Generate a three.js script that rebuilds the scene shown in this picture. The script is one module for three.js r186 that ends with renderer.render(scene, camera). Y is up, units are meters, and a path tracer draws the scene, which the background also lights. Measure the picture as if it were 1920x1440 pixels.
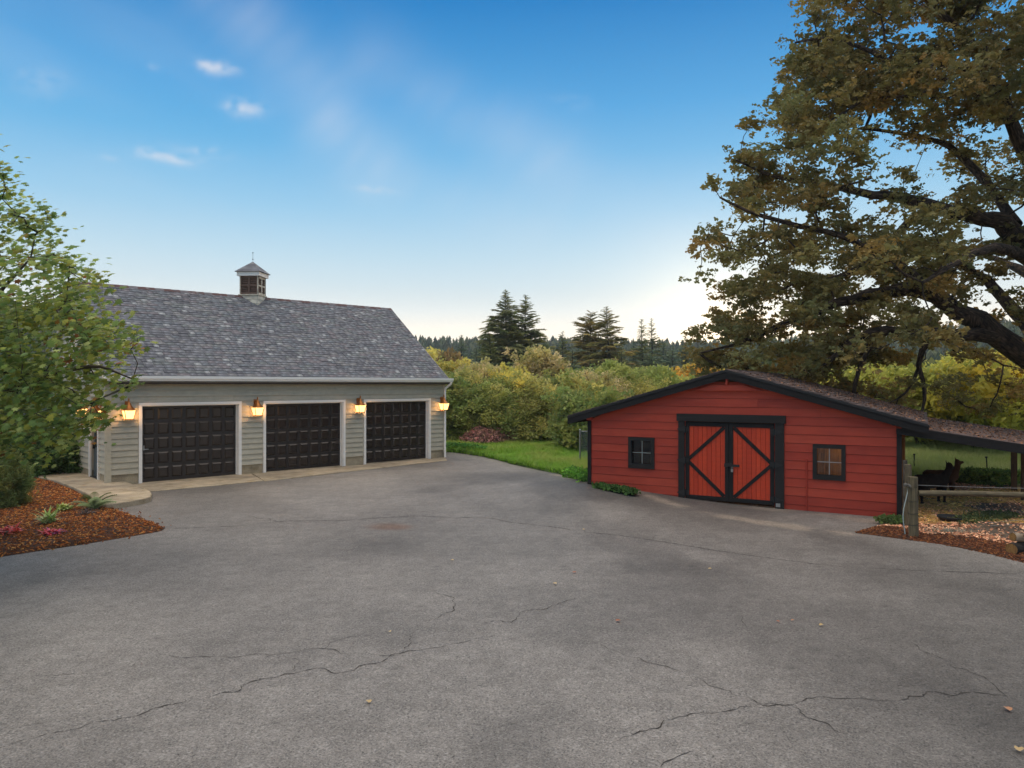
import * as THREE from 'three';
import { mergeGeometries } from 'three/addons/utils/BufferGeometryUtils.js';
import { MarchingCubes } from 'three/addons/objects/MarchingCubes.js';

// ---------------------------------------------------------------- camera, sky, sun, exposure
const F = 1331, EYE = 3.0;                                   // lens in pixels of a 1920-wide picture, eye height in metres
const scene = new THREE.Scene();
const camera = new THREE.PerspectiveCamera(2 * Math.atan(720 / F) * 180 / Math.PI, 4 / 3, 0.1, 3000);
camera.position.set(0, EYE, 0);
camera.rotation.x = 0.0015;
const renderer = new THREE.WebGLRenderer({ antialias: true });
renderer.toneMapping = THREE.LinearToneMapping;
renderer.toneMappingExposure = 1.5;
renderer.shadowMap.enabled = true;

const V = (x, y, z) => new THREE.Vector3(x, y, z);
const clamp = (x, a, b) => Math.min(b, Math.max(a, x));
const lerp = (a, b, t) => a + (b - a) * t;
const smooth = (a, b, x) => { const t = clamp((x - a) / (b - a), 0, 1); return t * t * (3 - 2 * t); };
const lin = (v) => { v /= 255; return v <= 0.04045 ? v / 12.92 : Math.pow((v + 0.055) / 1.055, 2.4); };
function makeRng(seed) { let s = seed | 0; return () => { s = (s + 0x6d2b79f5) | 0; let t = Math.imul(s ^ (s >>> 15), 1 | s); t = (t + Math.imul(t ^ (t >>> 7), 61 | t)) ^ t; return ((t ^ (t >>> 14)) >>> 0) / 4294967296; }; }
const gauss = (r) => (r() + r() + r() + r() - 2) * 1.0;
function hash2(ix, iy) { let h = Math.imul(ix, 374761393) ^ Math.imul(iy, 668265263); h = Math.imul(h ^ (h >>> 13), 1274126177); return ((h ^ (h >>> 16)) >>> 0) / 4294967296; }
function noise2(x, y, wrap = 0) {
  const ix = Math.floor(x), iy = Math.floor(y), fx = x - ix, fy = y - iy, u = fx * fx * (3 - 2 * fx), v = fy * fy * (3 - 2 * fy);
  const w = (a) => (wrap ? ((a % wrap) + wrap) % wrap : a);
  return lerp(lerp(hash2(w(ix), w(iy)), hash2(w(ix + 1), w(iy)), u), lerp(hash2(w(ix), w(iy + 1)), hash2(w(ix + 1), w(iy + 1)), u), v);
}
function fbm(x, y, oct = 4, wrap = 0) { let s = 0, a = 0.5, t = 0; for (let i = 0; i < oct; i++) { s += a * noise2(x + i * 17 * (wrap ? 0 : 1), y, wrap); t += a; x *= 2; y *= 2; wrap *= 2; a *= 0.5; } return s / t; }

// the dusk sky: pale and warm low down, blue higher up, brighter where the sun has gone behind the ridge, a few thin clouds
const SUN_AZ = Math.atan(400 / F), SUN_EL = 3.6 * Math.PI / 180;
const sunDir = V(Math.sin(SUN_AZ) * Math.cos(SUN_EL), Math.sin(SUN_EL), -Math.cos(SUN_AZ) * Math.cos(SUN_EL));
{
  const W = 2048, H = 1024, data = new Float32Array(W * H * 4);
  const table = [[-90, 90, 90, 84], [-2, 150, 146, 136], [0, 255, 228, 190], [2.5, 255, 236, 208], [4.2, 252, 244, 228], [6, 240, 247, 246], [8, 220, 240, 249], [10, 200, 231, 248], [13.6, 160, 212, 245], [18, 112, 188, 238], [21.4, 84, 171, 231], [28.5, 36, 134, 206], [40, 40, 120, 196], [60, 44, 112, 192], [90, 42, 108, 188]];
  const dirOf = (px, py) => V((px - 960) / F, (722 - py) / F, -1).normalize();
  const puffs = [[405, 129, 38, 14, 0.5], [385, 124, 24, 9, 0.25], [463, 206, 34, 17, 0.5], [440, 195, 22, 12, 0.25], [290, 291, 66, 10, 0.46], [340, 303, 48, 10, 0.4], [385, 286, 56, 10, 0.34], [205, 294, 30, 8, 0.25], [75, 160, 50, 32, 0.13], [715, 357, 45, 7, 0.26], [285, 126, 12, 6, 0.2], [1080, 195, 40, 16, 0.08]];
  const veils = [[[420, 0], [560, 120], [680, 300], 70, 0.16], [[700, 110], [860, 220], [1060, 320], 60, 0.12], [[640, 250], [800, 380], [1000, 420], 60, 0.08], [[1000, 260], [1120, 380], [1290, 450], 80, 0.07]];
  for (let row = 0; row < H; row++) {
    const up = ((row + 0.5) / H - 0.5) * Math.PI, deg = up * 180 / Math.PI;
    let k = 0; while (k < table.length - 2 && table[k + 1][0] < deg) k++;
    const a = table[k], b = table[k + 1], t = clamp((deg - a[0]) / (b[0] - a[0]), 0, 1);
    const low = 0.64 + 0.7 * Math.pow(smooth(9, 0, deg), 1.8);   // near the horizon the picture is burnt out: brighter than white
    const base = [1, 2, 3].map((c) => lerp(lin(a[c]), lin(b[c]), t) * low);
    for (let col = 0; col < W; col++) {
      const az = ((col + 0.5) / W - 0.5) * 2 * Math.PI, x = Math.cos(az) * Math.cos(up), y = Math.sin(up), z = Math.sin(az) * Math.cos(up);
      const ang = Math.acos(clamp(x * sunDir.x + y * sunDir.y + z * sunDir.z, -1, 1)) * 180 / Math.PI;
      const glow = 1.1 * Math.exp(-ang / 3.2) + 0.10 * Math.exp(-ang / 9);
      let r = base[0] + glow, g = base[1] + glow * 0.72, bl = base[2] + glow * 0.38;
      if (deg > 0) {
        // thin cloud, everywhere alike but for the handful of puffs that the picture shows
        const cx = x / (y + 0.25), cz = z / (y + 0.25);
        let c = smooth(0.55, 0.85, fbm(cx * 2.1 + 3 + cz * 0.9, cz * 1.2 + 9, 5)) * 0.10 * smooth(4, 18, deg);
        if (z < -0.2) {
          const px = 960 + x / -z * F, py = 722 - y / -z * F;
          const wob = (fbm(px * 0.02, py * 0.045, 4) - 0.5) * 2, fine = fbm(px * 0.05 + 40, py * 0.1, 4);
          for (const [u, v, ru, rv, s] of puffs) {
            const du = (px - u) / ru + wob * 0.7, dv = (py - v + (px - u) * -0.12) / rv + (fine - 0.5) * 1.6, q = du * du + dv * dv;
            if (q < 4) c += s * Math.exp(-q * 1.5) * smooth(0.3, 0.72, fine + 0.12);
          }
          for (const [p, q, e, w, s] of veils) {
            let best = 1e9;
            for (let i = 0; i <= 8; i++) { const m = i / 8, ux = lerp(lerp(p[0], q[0], m), lerp(q[0], e[0], m), m), uy = lerp(lerp(p[1], q[1], m), lerp(q[1], e[1], m), m); best = Math.min(best, Math.hypot(px - ux, (py - uy))); }
            c += s * Math.exp(-((best / w) ** 2)) * (0.35 + 1.1 * fbm((px + py) * 0.012, (px - py) * 0.004 + 5, 4));
          }
        }
        c = clamp(c, 0, 0.8);
        r = lerp(r, 0.6, c); g = lerp(g, 0.58, c); bl = lerp(bl, 0.59, c);
        // overhead, on every side alike, a bright cloud layer added out of view to light the paving softly
        const addedSheet = smooth(30, 56, deg + (fbm(cx * 3 + 20, cz * 3, 4) - 0.5) * 14) * (0.72 + 0.35 * fbm(cx * 2 + 7, cz * 2, 4));
        r = lerp(r, 1.62, addedSheet * 0.88); g = lerp(g, 1.44, addedSheet * 0.88); bl = lerp(bl, 1.22, addedSheet * 0.88);
      }
      const o = (row * W + col) * 4; data[o] = r; data[o + 1] = g; data[o + 2] = bl; data[o + 3] = 1;
    }
  }
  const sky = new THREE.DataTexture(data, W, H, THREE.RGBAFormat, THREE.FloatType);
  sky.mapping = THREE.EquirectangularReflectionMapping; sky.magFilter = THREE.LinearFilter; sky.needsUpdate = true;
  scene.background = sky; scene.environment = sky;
  
}
const sun = new THREE.DirectionalLight(new THREE.Color().setRGB(1, 0.62, 0.3), 0.9);   // the last of the sun, nearly behind the ridge
sun.name = 'sun'; sun.position.copy(sunDir).multiplyScalar(300); sun.shadow.radius = 8; sun.castShadow = true;
Object.assign(sun.shadow.camera, { left: -60, right: 60, top: 60, bottom: -60, near: 1, far: 900 });
sun.shadow.mapSize.set(2048, 2048);
scene.add(sun, sun.target);

// ---------------------------------------------------------------- helpers
const P = (px, py, d) => V((px - 960) / F * d, EYE - (py - 722) / F * d, -d);
const G = (px, py, y = 0) => P(px, py, (EYE - y) * F / (py - 722));
const taken = {};
function numbered(name) { const n = taken[name] = (taken[name] ?? -1) + 1; return n ? name + '_' + String(n).padStart(3, '0') : name; }
function tag(o, label, category, group, kind) { if (label) o.userData.label = label; if (category) o.userData.category = category; if (group) o.userData.group = group; if (kind) o.userData.kind = kind; return o; }
function thing(name, label, category, [x, y, z] = [0, 0, 0], turn = 0, group) {
  const o = new THREE.Group(); o.name = numbered(name); o.position.set(x, y, z); o.rotation.y = turn; scene.add(o);
  return tag(o, label, category, group);
}
function mesh(name, geo, mat, parent) {
  const m = new THREE.Mesh(geo, mat); m.name = parent === scene ? numbered(name) : name; m.castShadow = m.receiveShadow = true; parent.add(m); return m;
}
function grp(name, parent) { const g = new THREE.Group(); g.name = name; parent.add(g); return g; }
function instanced(name, geo, mat, list, parent) {   // list of {m: Matrix4, c: [r,g,b]}
  const im = new THREE.InstancedMesh(geo, mat, list.length), col = new THREE.Color();
  list.forEach((e, i) => { im.setMatrixAt(i, e.m); if (e.c) im.setColorAt(i, col.setRGB(e.c[0], e.c[1], e.c[2])); });
  im.name = parent === scene ? numbered(name) : name; im.castShadow = im.receiveShadow = true; im.userData.kind = 'stuff'; parent.add(im); return im;
}
const merge = (list) => mergeGeometries(list.map((g) => { const n = g.index ? g.toNonIndexed() : g; for (const k of Object.keys(n.attributes)) if (!['position', 'normal', 'uv'].includes(k)) n.deleteAttribute(k); return n; }));
const _e = new THREE.Euler(), _q = new THREE.Quaternion(), _s = V(1, 1, 1), _p = V(0, 0, 0);
function mat4(p, rx, ry, rz, s, sy = s, sz = s) { return new THREE.Matrix4().compose(_p.copy(p), _q.setFromEuler(_e.set(rx, ry, rz)), _s.set(s, sy, sz)); }
const uvRng = makeRng(77);
function bx(w, h, d, x = 0, y = 0, z = 0) {   // a box with uv in metres
  const g = new THREE.BoxGeometry(w, h, d), uv = g.attributes.uv, o = uvRng() * 7, q = uvRng() * 7;
  const dims = [[d, h], [d, h], [w, d], [w, d], [w, h], [w, h]];
  for (let f = 0; f < 6; f++) for (let i = 0; i < 4; i++) { const k = f * 4 + i; uv.setXY(k, uv.getX(k) * dims[f][0] + o, uv.getY(k) * dims[f][1] + q); }
  return g.translate(x, y, z);
}
function hexa(p, su = 1) {   // eight corners: bottom a,b (front then back), top: [fbl, fbr, ftl, ftr, bbl, bbr, btl, btr]
  const quads = [[0, 1, 3, 2], [5, 4, 6, 7], [4, 0, 2, 6], [1, 5, 7, 3], [2, 3, 7, 6], [4, 5, 1, 0]], pos = [], uv = [], o = uvRng() * 7, q = uvRng() * 7;
  for (const k of quads) {
    const w = p[k[0]].distanceTo(p[k[1]]), h = p[k[1]].distanceTo(p[k[2]]), c = [[o, q], [o + w, q], [o + w, q + h], [o, q + h]];
    for (const i of [0, 1, 2, 0, 2, 3]) { pos.push(...p[k[i]].toArray()); uv.push(...c[i]); }
  }
  const g = new THREE.BufferGeometry(); g.setAttribute('position', new THREE.Float32BufferAttribute(pos, 3)); g.setAttribute('uv', new THREE.Float32BufferAttribute(uv, 2)); g.computeVertexNormals(); return g;
}
// a lap board in the x-y plane that faces +z: bottom a0..b0 at y0, top a1..b1 at y1, lower edge proud
const lap = (a0, b0, a1, b1, y0, y1, tb, tt) => hexa([V(a0, y0, tb), V(b0, y0, tb), V(a1, y1, tt), V(b1, y1, tt), V(a0, y0, -0.004), V(b0, y0, -0.004), V(a1, y1, -0.004), V(b1, y1, -0.004)]);
function tube(points, radii, sides = 6, cap = false) {
  const pos = [], nor = [], uv = [], idx = [], t = V(), n = V(0, 0, 1), b = V(); let len = 0;
  for (let i = 0; i < points.length; i++) {
    t.copy(points[Math.min(i + 1, points.length - 1)]).sub(points[Math.max(i - 1, 0)]).normalize();
    if (i === 0) n.set(Math.abs(t.z) < 0.9 ? 0 : 1, 0, Math.abs(t.z) < 0.9 ? 1 : 0);
    n.addScaledVector(t, -n.dot(t)).normalize(); b.crossVectors(t, n);
    if (i) len += points[i].distanceTo(points[i - 1]);
    const r = radii[i] ?? radii[radii.length - 1];
    for (let s = 0; s <= sides; s++) {
      const a = s / sides * Math.PI * 2, c = Math.cos(a), d = Math.sin(a), nx = n.x * c + b.x * d, ny = n.y * c + b.y * d, nz = n.z * c + b.z * d;
      pos.push(points[i].x + nx * r, points[i].y + ny * r, points[i].z + nz * r); nor.push(nx, ny, nz); uv.push(s / sides * Math.max(0.2, Math.round(r * 8) / 1.3), len);
      if (i && s) { const k = i * (sides + 1) + s; idx.push(k - 1, k - sides - 1, k, k - 1, k - sides - 2, k - sides - 1); }
    }
  }
  for (const end of cap ? [0, points.length - 1] : []) {   // flat ends
    const c0 = pos.length / 3; t.copy(points[end ? end : 0]).sub(points[end ? end - 1 : 1]).normalize();
    pos.push(points[end].x, points[end].y, points[end].z); nor.push(t.x, t.y, t.z); uv.push(0.5, 0.5);
    for (let s = 0; s <= sides; s++) { const k = end * (sides + 1) + s; pos.push(pos[k * 3], pos[k * 3 + 1], pos[k * 3 + 2]); nor.push(t.x, t.y, t.z); uv.push(0.5 + 0.1 * Math.cos(s), 0.5 + 0.1 * Math.sin(s)); if (s) end ? idx.push(c0, c0 + s, c0 + s + 1) : idx.push(c0, c0 + s + 1, c0 + s); }
  }
  const g = new THREE.BufferGeometry(); g.setAttribute('position', new THREE.Float32BufferAttribute(pos, 3)); g.setAttribute('normal', new THREE.Float32BufferAttribute(nor, 3)); g.setAttribute('uv', new THREE.Float32BufferAttribute(uv, 2)); g.setIndex(idx); return g;
}
// ---------------------------------------------------------------- textures and materials
function tex(n, f, rep = 1, srgb = true) {   // f(u, v) -> [r, g, b] 0..255
  const d = new Uint8Array(n * n * 4);
  for (let y = 0; y < n; y++) for (let x = 0; x < n; x++) { const c = f(x / n, y / n), o = (y * n + x) * 4; d[o] = clamp(c[0], 0, 255); d[o + 1] = clamp(c[1], 0, 255); d[o + 2] = clamp(c[2], 0, 255); d[o + 3] = 255; }
  const t = new THREE.DataTexture(d, n, n); t.wrapS = t.wrapT = THREE.RepeatWrapping; t.magFilter = THREE.LinearFilter; t.repeat.set(rep, rep); if (srgb) t.colorSpace = THREE.SRGBColorSpace; t.needsUpdate = true; return t;
}
const grey = (v) => [v, v, v];
const rgb = (r, g, b) => new THREE.Color().setRGB(lin(r), lin(g), lin(b));   // from 0..255 sRGB
const std = (color, roughness = 0.8, more = {}) => new THREE.MeshStandardMaterial({ color, roughness, ...more });
// painted wood: faint grain along u, a little unevenness
const paintTex = tex(512, (u, v) => { const g = fbm(u * 6, v * 96, 3, 6) * 0.55 + fbm(u * 16, v * 16, 3, 16) * 0.45; return grey(238 + (g - 0.5) * 50); }, 0.5);
const barnTex = tex(512, (u, v) => { const g = fbm(u * 6, v * 96, 3, 6) * 0.5 + fbm(u * 16, v * 16, 3, 16) * 0.5, q = fbm(u * 3 + 2, v * 5, 4, 3) - 0.5; return [238 + (g - 0.5) * 46 + q * 34, 236 + (g - 0.5) * 56 + q * 70, 236 + (g - 0.5) * 56 + q * 76]; }, 0.31);
const paintBump = tex(512, (u, v) => grey(120 + (fbm(u * 8, v * 160, 3, 8) - 0.5) * 190), 0.5, false);
const roughTex = tex(256, (u, v) => grey(226 + (fbm(u * 8, v * 8, 4, 8) - 0.5) * 120), 0.6);
const grainBump = tex(256, (u, v) => grey(128 + (fbm(u * 64, v * 64, 2, 64) - 0.5) * 240), 1.6, false);
const woodTex = tex(512, (u, v) => { const g = fbm(u * 90, v * 3, 3, 90), s = fbm(u * 7, v * 7, 4, 7); return [168 + (g - 0.5) * 130 + (s - 0.5) * 60, 160 + (g - 0.5) * 120 + (s - 0.5) * 60, 140 + (g - 0.5) * 110 + (s - 0.5) * 45]; }, 0.8);
const barkTex = tex(512, (u, v) => { const g = fbm(u * 26, v * 7, 4, 26), s = fbm(u * 5, v * 5, 3, 5); return grey(150 + (g - 0.5) * 260 + (s - 0.5) * 60); }, 0.9);
const barkBump = tex(512, (u, v) => grey(128 + (fbm(u * 26, v * 7, 4, 26) - 0.5) * 330), 0.9, false);
const concreteTex = tex(512, (u, v) => { const s = fbm(u * 5, v * 5, 5, 5), g = noise2(u * 256, v * 256, 256), d = smooth(0.6, 0.75, fbm(u * 12 + 3, v * 12, 3, 12)); return [206 + (s - 0.5) * 110 + (g - 0.5) * 40 - d * 18, 200 + (s - 0.5) * 105 + (g - 0.5) * 40 - d * 20, 186 + (s - 0.5) * 95 + (g - 0.5) * 40 - d * 26]; }, 0.35);
const asphaltTex = tex(1024, (u, v) => {
  const s = fbm(u * 12, v * 12, 4, 12), q = noise2(u * 128 + 3, v * 128, 128), g = noise2(u * 220, v * 220, 220), h = noise2(u * 430 + 9, v * 430, 430), st = q > 0.82 ? 80 * (q - 0.82) / 0.18 : 0, dk = g < 0.24 ? -110 * (0.24 - g) / 0.24 : 0;
  const k = 205 + (s - 0.5) * 40 + (q - 0.5) * 44 + (g - 0.5) * 54 + (h - 0.5) * 40 + st * 0.6 + dk * 0.6; return [k + 2, k, k - 3];
}, 1 / 2.1);
const asphaltBump = tex(1024, (u, v) => grey(128 + (noise2(u * 128 + 3, v * 128, 128) - 0.5) * 150 + (noise2(u * 220, v * 220, 220) - 0.5) * 140 + (noise2(u * 430 + 9, v * 430, 430) - 0.5) * 90), 1 / 2.1, false);

const M = {
  asphalt: std(0xffffff, 0.62, { map: asphaltTex, bumpMap: asphaltBump, bumpScale: 0.012, vertexColors: true }),
  crack: std(rgb(58, 54, 49), 0.95), seam: std(rgb(80, 77, 73), 0.9),
  concrete: std(rgb(206, 194, 176), 0.85, { map: concreteTex, bumpMap: grainBump, bumpScale: 0.002 }),
  foundation: std(rgb(212, 200, 180), 0.9, { map: concreteTex, bumpMap: grainBump, bumpScale: 0.004 }),
  siding: std(rgb(200, 192, 170), 0.65, { map: paintTex, bumpMap: paintBump, bumpScale: 0.0008 }),
  sidingB: std(rgb(194, 186, 165), 0.65, { map: paintTex, bumpMap: paintBump, bumpScale: 0.0008 }),
  sidingDark: std(rgb(168, 163, 150), 0.7, { map: paintTex }),
  white: std(rgb(240, 236, 228), 0.5),
  gutter: std(rgb(250, 247, 240), 0.4),
  door: std(rgb(44, 37, 34), 0.45, { map: paintTex, bumpMap: paintBump, bumpScale: 0.0006 }),
  panel: std(rgb(48, 40, 36), 0.26, { map: paintTex, bumpMap: paintBump, bumpScale: 0.0006 }),
  deck: std(rgb(70, 66, 66), 0.95),
  shingles: [[128, 130, 136], [138, 140, 144], [118, 120, 126], [140, 140, 141], [133, 128, 132], [172, 175, 176], [122, 128, 134], [108, 109, 115], [126, 131, 132]].map(([r, g, b]) => std(rgb(r, g, b), 0.92, { map: roughTex, bumpMap: grainBump, bumpScale: 0.003 })),
  ridge: std(rgb(112, 84, 82), 0.92, { map: roughTex }),
  cream: std(rgb(230, 220, 198), 0.6, { map: roughTex }), louver: std(rgb(112, 88, 74), 0.7, { map: paintTex }),
  copper: std(rgb(176, 112, 58), 0.38, { metalness: 0.7 }),
  metal: std(rgb(150, 152, 152), 0.4, { metalness: 0.8 }), darkMetal: std(rgb(24, 23, 23), 0.55),
  glass: new THREE.MeshPhysicalMaterial({ color: rgb(235, 240, 240), roughness: 0.04, transmission: 1, thickness: 0 }),
  glow: new THREE.MeshStandardMaterial({ color: rgb(255, 214, 150), roughness: 0.6, emissive: new THREE.Color().setRGB(1, 0.56, 0.19), emissiveIntensity: 1.7 }),
  hot: new THREE.MeshStandardMaterial({ color: 0xffffff, roughness: 0.6, emissive: new THREE.Color().setRGB(1, 0.8, 0.45), emissiveIntensity: 4 }),
  sideDoor: std(rgb(62, 76, 82), 0.4),
  red: [[182, 63, 39], [176, 58, 36], [186, 68, 43], [172, 59, 37]].map(([r, g, b]) => std(rgb(r, g, b), 0.7, { map: barnTex, bumpMap: paintBump, bumpScale: 0.001 })),
  doorRed: [[204, 62, 24], [198, 58, 22], [210, 66, 26]].map(([r, g, b]) => std(rgb(r, g, b), 0.68, { map: paintTex, bumpMap: paintBump, bumpScale: 0.001 })),
  black: std(rgb(23, 20, 19), 0.85, { map: paintTex, bumpMap: paintBump, bumpScale: 0.002 }), blackPost: std(rgb(35, 32, 30), 0.85, { map: paintTex, bumpMap: paintBump, bumpScale: 0.003 }),
  wood: std(rgb(148, 140, 122), 0.9, { map: woodTex, bumpMap: barkBump, bumpScale: 0.006 }), brownWood: std(rgb(118, 88, 62), 0.85, { map: woodTex }), ply: std(rgb(206, 158, 96), 0.7, { map: woodTex }),
  barnShingles: [[110, 92, 86], [98, 82, 78], [120, 102, 94], [90, 80, 78], [128, 110, 104]].map(([r, g, b]) => std(rgb(r, g, b), 0.95, { map: roughTex, bumpMap: grainBump, bumpScale: 0.004 })),
  bark: std(rgb(92, 80, 66), 0.95, { map: barkTex, bumpMap: barkBump, bumpScale: 0.02 }), oakBark: std(rgb(124, 104, 88), 0.95, { map: barkTex, bumpMap: barkBump, bumpScale: 0.03 }), twig: std(rgb(128, 112, 92), 0.95), paleBark: std(rgb(140, 126, 108), 0.95, { map: barkTex }),
  leaf: new THREE.MeshPhysicalMaterial({ color: 0xffffff, roughness: 0.92, transmission: 0.48, thickness: 0, specularIntensity: 0.4, side: THREE.DoubleSide }),
  needle: new THREE.MeshPhysicalMaterial({ color: 0xffffff, roughness: 0.95, transmission: 0.3, thickness: 0, specularIntensity: 0.25, side: THREE.DoubleSide }),
  chip: std(0xffffff, 0.95, { side: THREE.DoubleSide }),
  soil: std(0xffffff, 1, { vertexColors: true, map: roughTex }),
  stone: std(rgb(150, 144, 134), 0.9, { map: roughTex, bumpMap: grainBump, bumpScale: 0.01 }),
  wool: std(rgb(44, 32, 27), 1, { bumpMap: grainBump, bumpScale: 0.02 }), woolB: std(rgb(92, 62, 42), 1, { bumpMap: grainBump, bumpScale: 0.02 }),
};
// ---------------------------------------------------------------- where the two buildings stand
const GA = Math.atan(F / 1440);                                  // the garage front runs right and away
const gDir = { x: Math.cos(GA), d: Math.sin(GA) };
const gCorner = { x: -11.9, d: 20.88 };                          // its front left corner
const garageX = (px) => { const k = (px - 960) / F; return (k * gCorner.d - gCorner.x) / (gDir.x - gDir.d * k); };   // along the front wall, metres from that corner
const BA = Math.atan(F / 2300);
const bDir = { x: Math.cos(BA), d: -Math.sin(BA) };
const bCorner = { x: 2.18, d: 19.77 };                           // the barn's front left corner
const barnX = (px) => { const k = (px - 960) / F; return (k * bCorner.d - bCorner.x) / (bDir.x - bDir.d * k); };

// ---------------------------------------------------------------- ground
const paveY = (x, d) => 0.25 * Math.exp(-((x - 2.0) ** 2 + (d - 19.9) ** 2) / (2 * 2.0 * 2.0));   // the paving rises to the barn's left corner
function terrainY(x, z) {
  const d = -z, R = Math.hypot(x, d), start = 42 + 26 * smooth(6, 26, x);
  if (d < 0) return -0.08;
  let h = -0.08 - 9 * smooth(start, start + 50, d) - (fbm(x * 0.02, d * 0.02, 3) - 0.5) * 3 * smooth(start + 20, start + 70, d);
  h += smooth(190, 520, R) * (31 + (fbm(x * 0.004 + 5, d * 0.004, 3) - 0.5) * 30) * smooth(0, 60, d);
  return h;
}
{
  const pos = [], col = [], idx = [], uv = [], NA = 120, NR = 90;
  for (let i = 0; i <= NR; i++) {
    const r = 2 + 720 * Math.pow(i / NR, 2.4);
    for (let a = 0; a <= NA; a++) {
      const th = a / NA * Math.PI * 2, x = Math.sin(th) * r, z = -Math.cos(th) * r, n = fbm(x * 0.15, z * 0.15, 4);
      pos.push(x, terrainY(x, z), z); uv.push(x * 0.2, z * 0.2);
      const g = lerp(0.5, 1.3, n); col.push(0.085 * g, 0.105 * g, 0.035 * g);
      if (i && a) { const k = i * (NA + 1) + a; idx.push(k, k - 1, k - NA - 1, k - 1, k - NA - 2, k - NA - 1); }
    }
  }
  const g = new THREE.BufferGeometry(); g.setAttribute('position', new THREE.Float32BufferAttribute(pos, 3)); g.setAttribute('color', new THREE.Float32BufferAttribute(col, 3)); g.setAttribute('uv', new THREE.Float32BufferAttribute(uv, 2)); g.setIndex(idx); g.computeVertexNormals();
  tag(mesh('ground', g, M.soil, scene), 'rough grassy land falling away to the wooded valley', null, null, 'structure');
}
// a height field over x0..x1, d0..d1
function field(name, x0, x1, d0, d1, step, yOf, colOf, mat, label, uvScale = 1) {
  const nx = Math.round((x1 - x0) / step), nd = Math.round((d1 - d0) / step), pos = [], col = [], uv = [], idx = [], keep = new Uint8Array((nx + 1) * (nd + 1));
  for (let j = 0; j <= nd; j++) for (let i = 0; i <= nx; i++) {
    const x = lerp(x0, x1, i / nx), d = lerp(d0, d1, j / nd), y = yOf(x, d), c = colOf(x, d);
    pos.push(x, y, -d); col.push(c[0], c[1], c[2]); uv.push(x * uvScale, d * uvScale); keep[j * (nx + 1) + i] = y > -0.045 ? 1 : 0;
    if (i && j) { const k = j * (nx + 1) + i, a = k - 1, b = k - nx - 1, c2 = b - 1; if (keep[k] || keep[a] || keep[b] || keep[c2]) idx.push(a, b, k, a, c2, b); }
  }
  const g = new THREE.BufferGeometry(); g.setAttribute('position', new THREE.Float32BufferAttribute(pos, 3)); g.setAttribute('color', new THREE.Float32BufferAttribute(col, 3)); g.setAttribute('uv', new THREE.Float32BufferAttribute(uv, 2)); g.setIndex(idx); g.computeVertexNormals();
  return tag(mesh(name, g, mat, scene), label, null, null, 'structure');
}
const xy = (v) => [v.x, -v.z];
function sdf(poly) {   // signed distance to a polygon of [x, d], positive inside
  return (x, d) => {
    let best = 1e9, inside = false;
    for (let i = 0, j = poly.length - 1; i < poly.length; j = i++) {
      const [ax, ay] = poly[j], [bx_, by] = poly[i], ex = bx_ - ax, ey = by - ay, t = clamp(((x - ax) * ex + (d - ay) * ey) / (ex * ex + ey * ey), 0, 1);
      best = Math.min(best, Math.hypot(x - ax - ex * t, d - ay - ey * t));
      if ((ay > d) !== (by > d) && x < ex * (d - ay) / (by - ay) + ax) inside = !inside;
    }
    return inside ? best : -best;
  };
}
const segDist = (x, d, line) => { let best = 1e9; for (let i = 1; i < line.length; i++) { const [ax, ay] = line[i - 1], [bx_, by] = line[i], ex = bx_ - ax, ey = by - ay, t = clamp(((x - ax) * ex + (d - ay) * ey) / (ex * ex + ey * ey), 0, 1); best = Math.min(best, Math.hypot(x - ax - ex * t, d - ay - ey * t)); } return best; };

// driveway: worn asphalt with sand washed along the crest before the barn, brown stain round the sunken drain
const sandLine = [[1040, 893], [1125, 920], [1210, 938], [1280, 955], [1360, 970], [1430, 980], [1510, 990], [1590, 1002]].map(([a, b]) => xy(G(a, b)));
const doorSand = [[1190, 930], [1290, 944], [1400, 958], [1500, 968], [1640, 985]].map(([a, b]) => xy(G(a, b - 8)));
const drain = xy(G(737, 986));
field('driveway', -22, 26, -14, 38, 0.17, (x, d) => paveY(x, d) + (fbm(x * 0.25, d * 0.25, 3) - 0.5) * 0.05 - 0.03 * Math.exp(-((x - drain[0]) ** 2 + (d - drain[1]) ** 2) / 0.3), (x, d) => {
  const n = fbm(x * 0.22 + 4, d * 0.22, 4), m = fbm(x * 1.3, d * 1.3 + 30, 3), f = noise2(x * 5, d * 5);
  let k = 0.275 * (0.70 + 0.60 * smooth(0.25, 0.75, n)) * (0.9 + 0.2 * m) * (0.95 + 0.1 * f), r = 1.05, g = 0.985, b = 0.90;
  const sandy = Math.max(smooth(0.30, 0.04, segDist(x, d, sandLine) + (m - 0.5) * 0.45) * smooth(0.25, 0.5, fbm(x * 2.2, d * 2.2, 3)), 0.8 * smooth(0.5, 0.1, segDist(x, d, doorSand) + (m - 0.5) * 0.5) * smooth(0.3, 0.6, fbm(x * 1.7 + 8, d * 1.7, 3)));
  const trk = fbm((x * 0.8 + d * 0.6) * 0.9 + 3, (d * 0.8 - x * 0.6) * 0.13, 4) - 0.5; k *= 1 + 0.34 * trk;
  const damp = smooth(0.62, 0.76, fbm(x * 0.45 + 60, d * 0.3 + 11, 4)); k *= 1 - 0.28 * damp;
  let c = [k * r, k * g, k * b].map((v, i) => lerp(v, [0.56, 0.48, 0.38][i], sandy * 0.75));
  const st = smooth(1.0, 0.25, Math.hypot((x - drain[0]) / 0.62, (d - drain[1]) / 0.5) + (m - 0.5) * 0.8); c = c.map((v, i) => lerp(v, [0.26, 0.15, 0.095][i], st * 0.8));
  return c;
}, M.asphalt, 'worn grey asphalt driveway with long cracks');
const drive = scene.getObjectByName('driveway');

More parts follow.
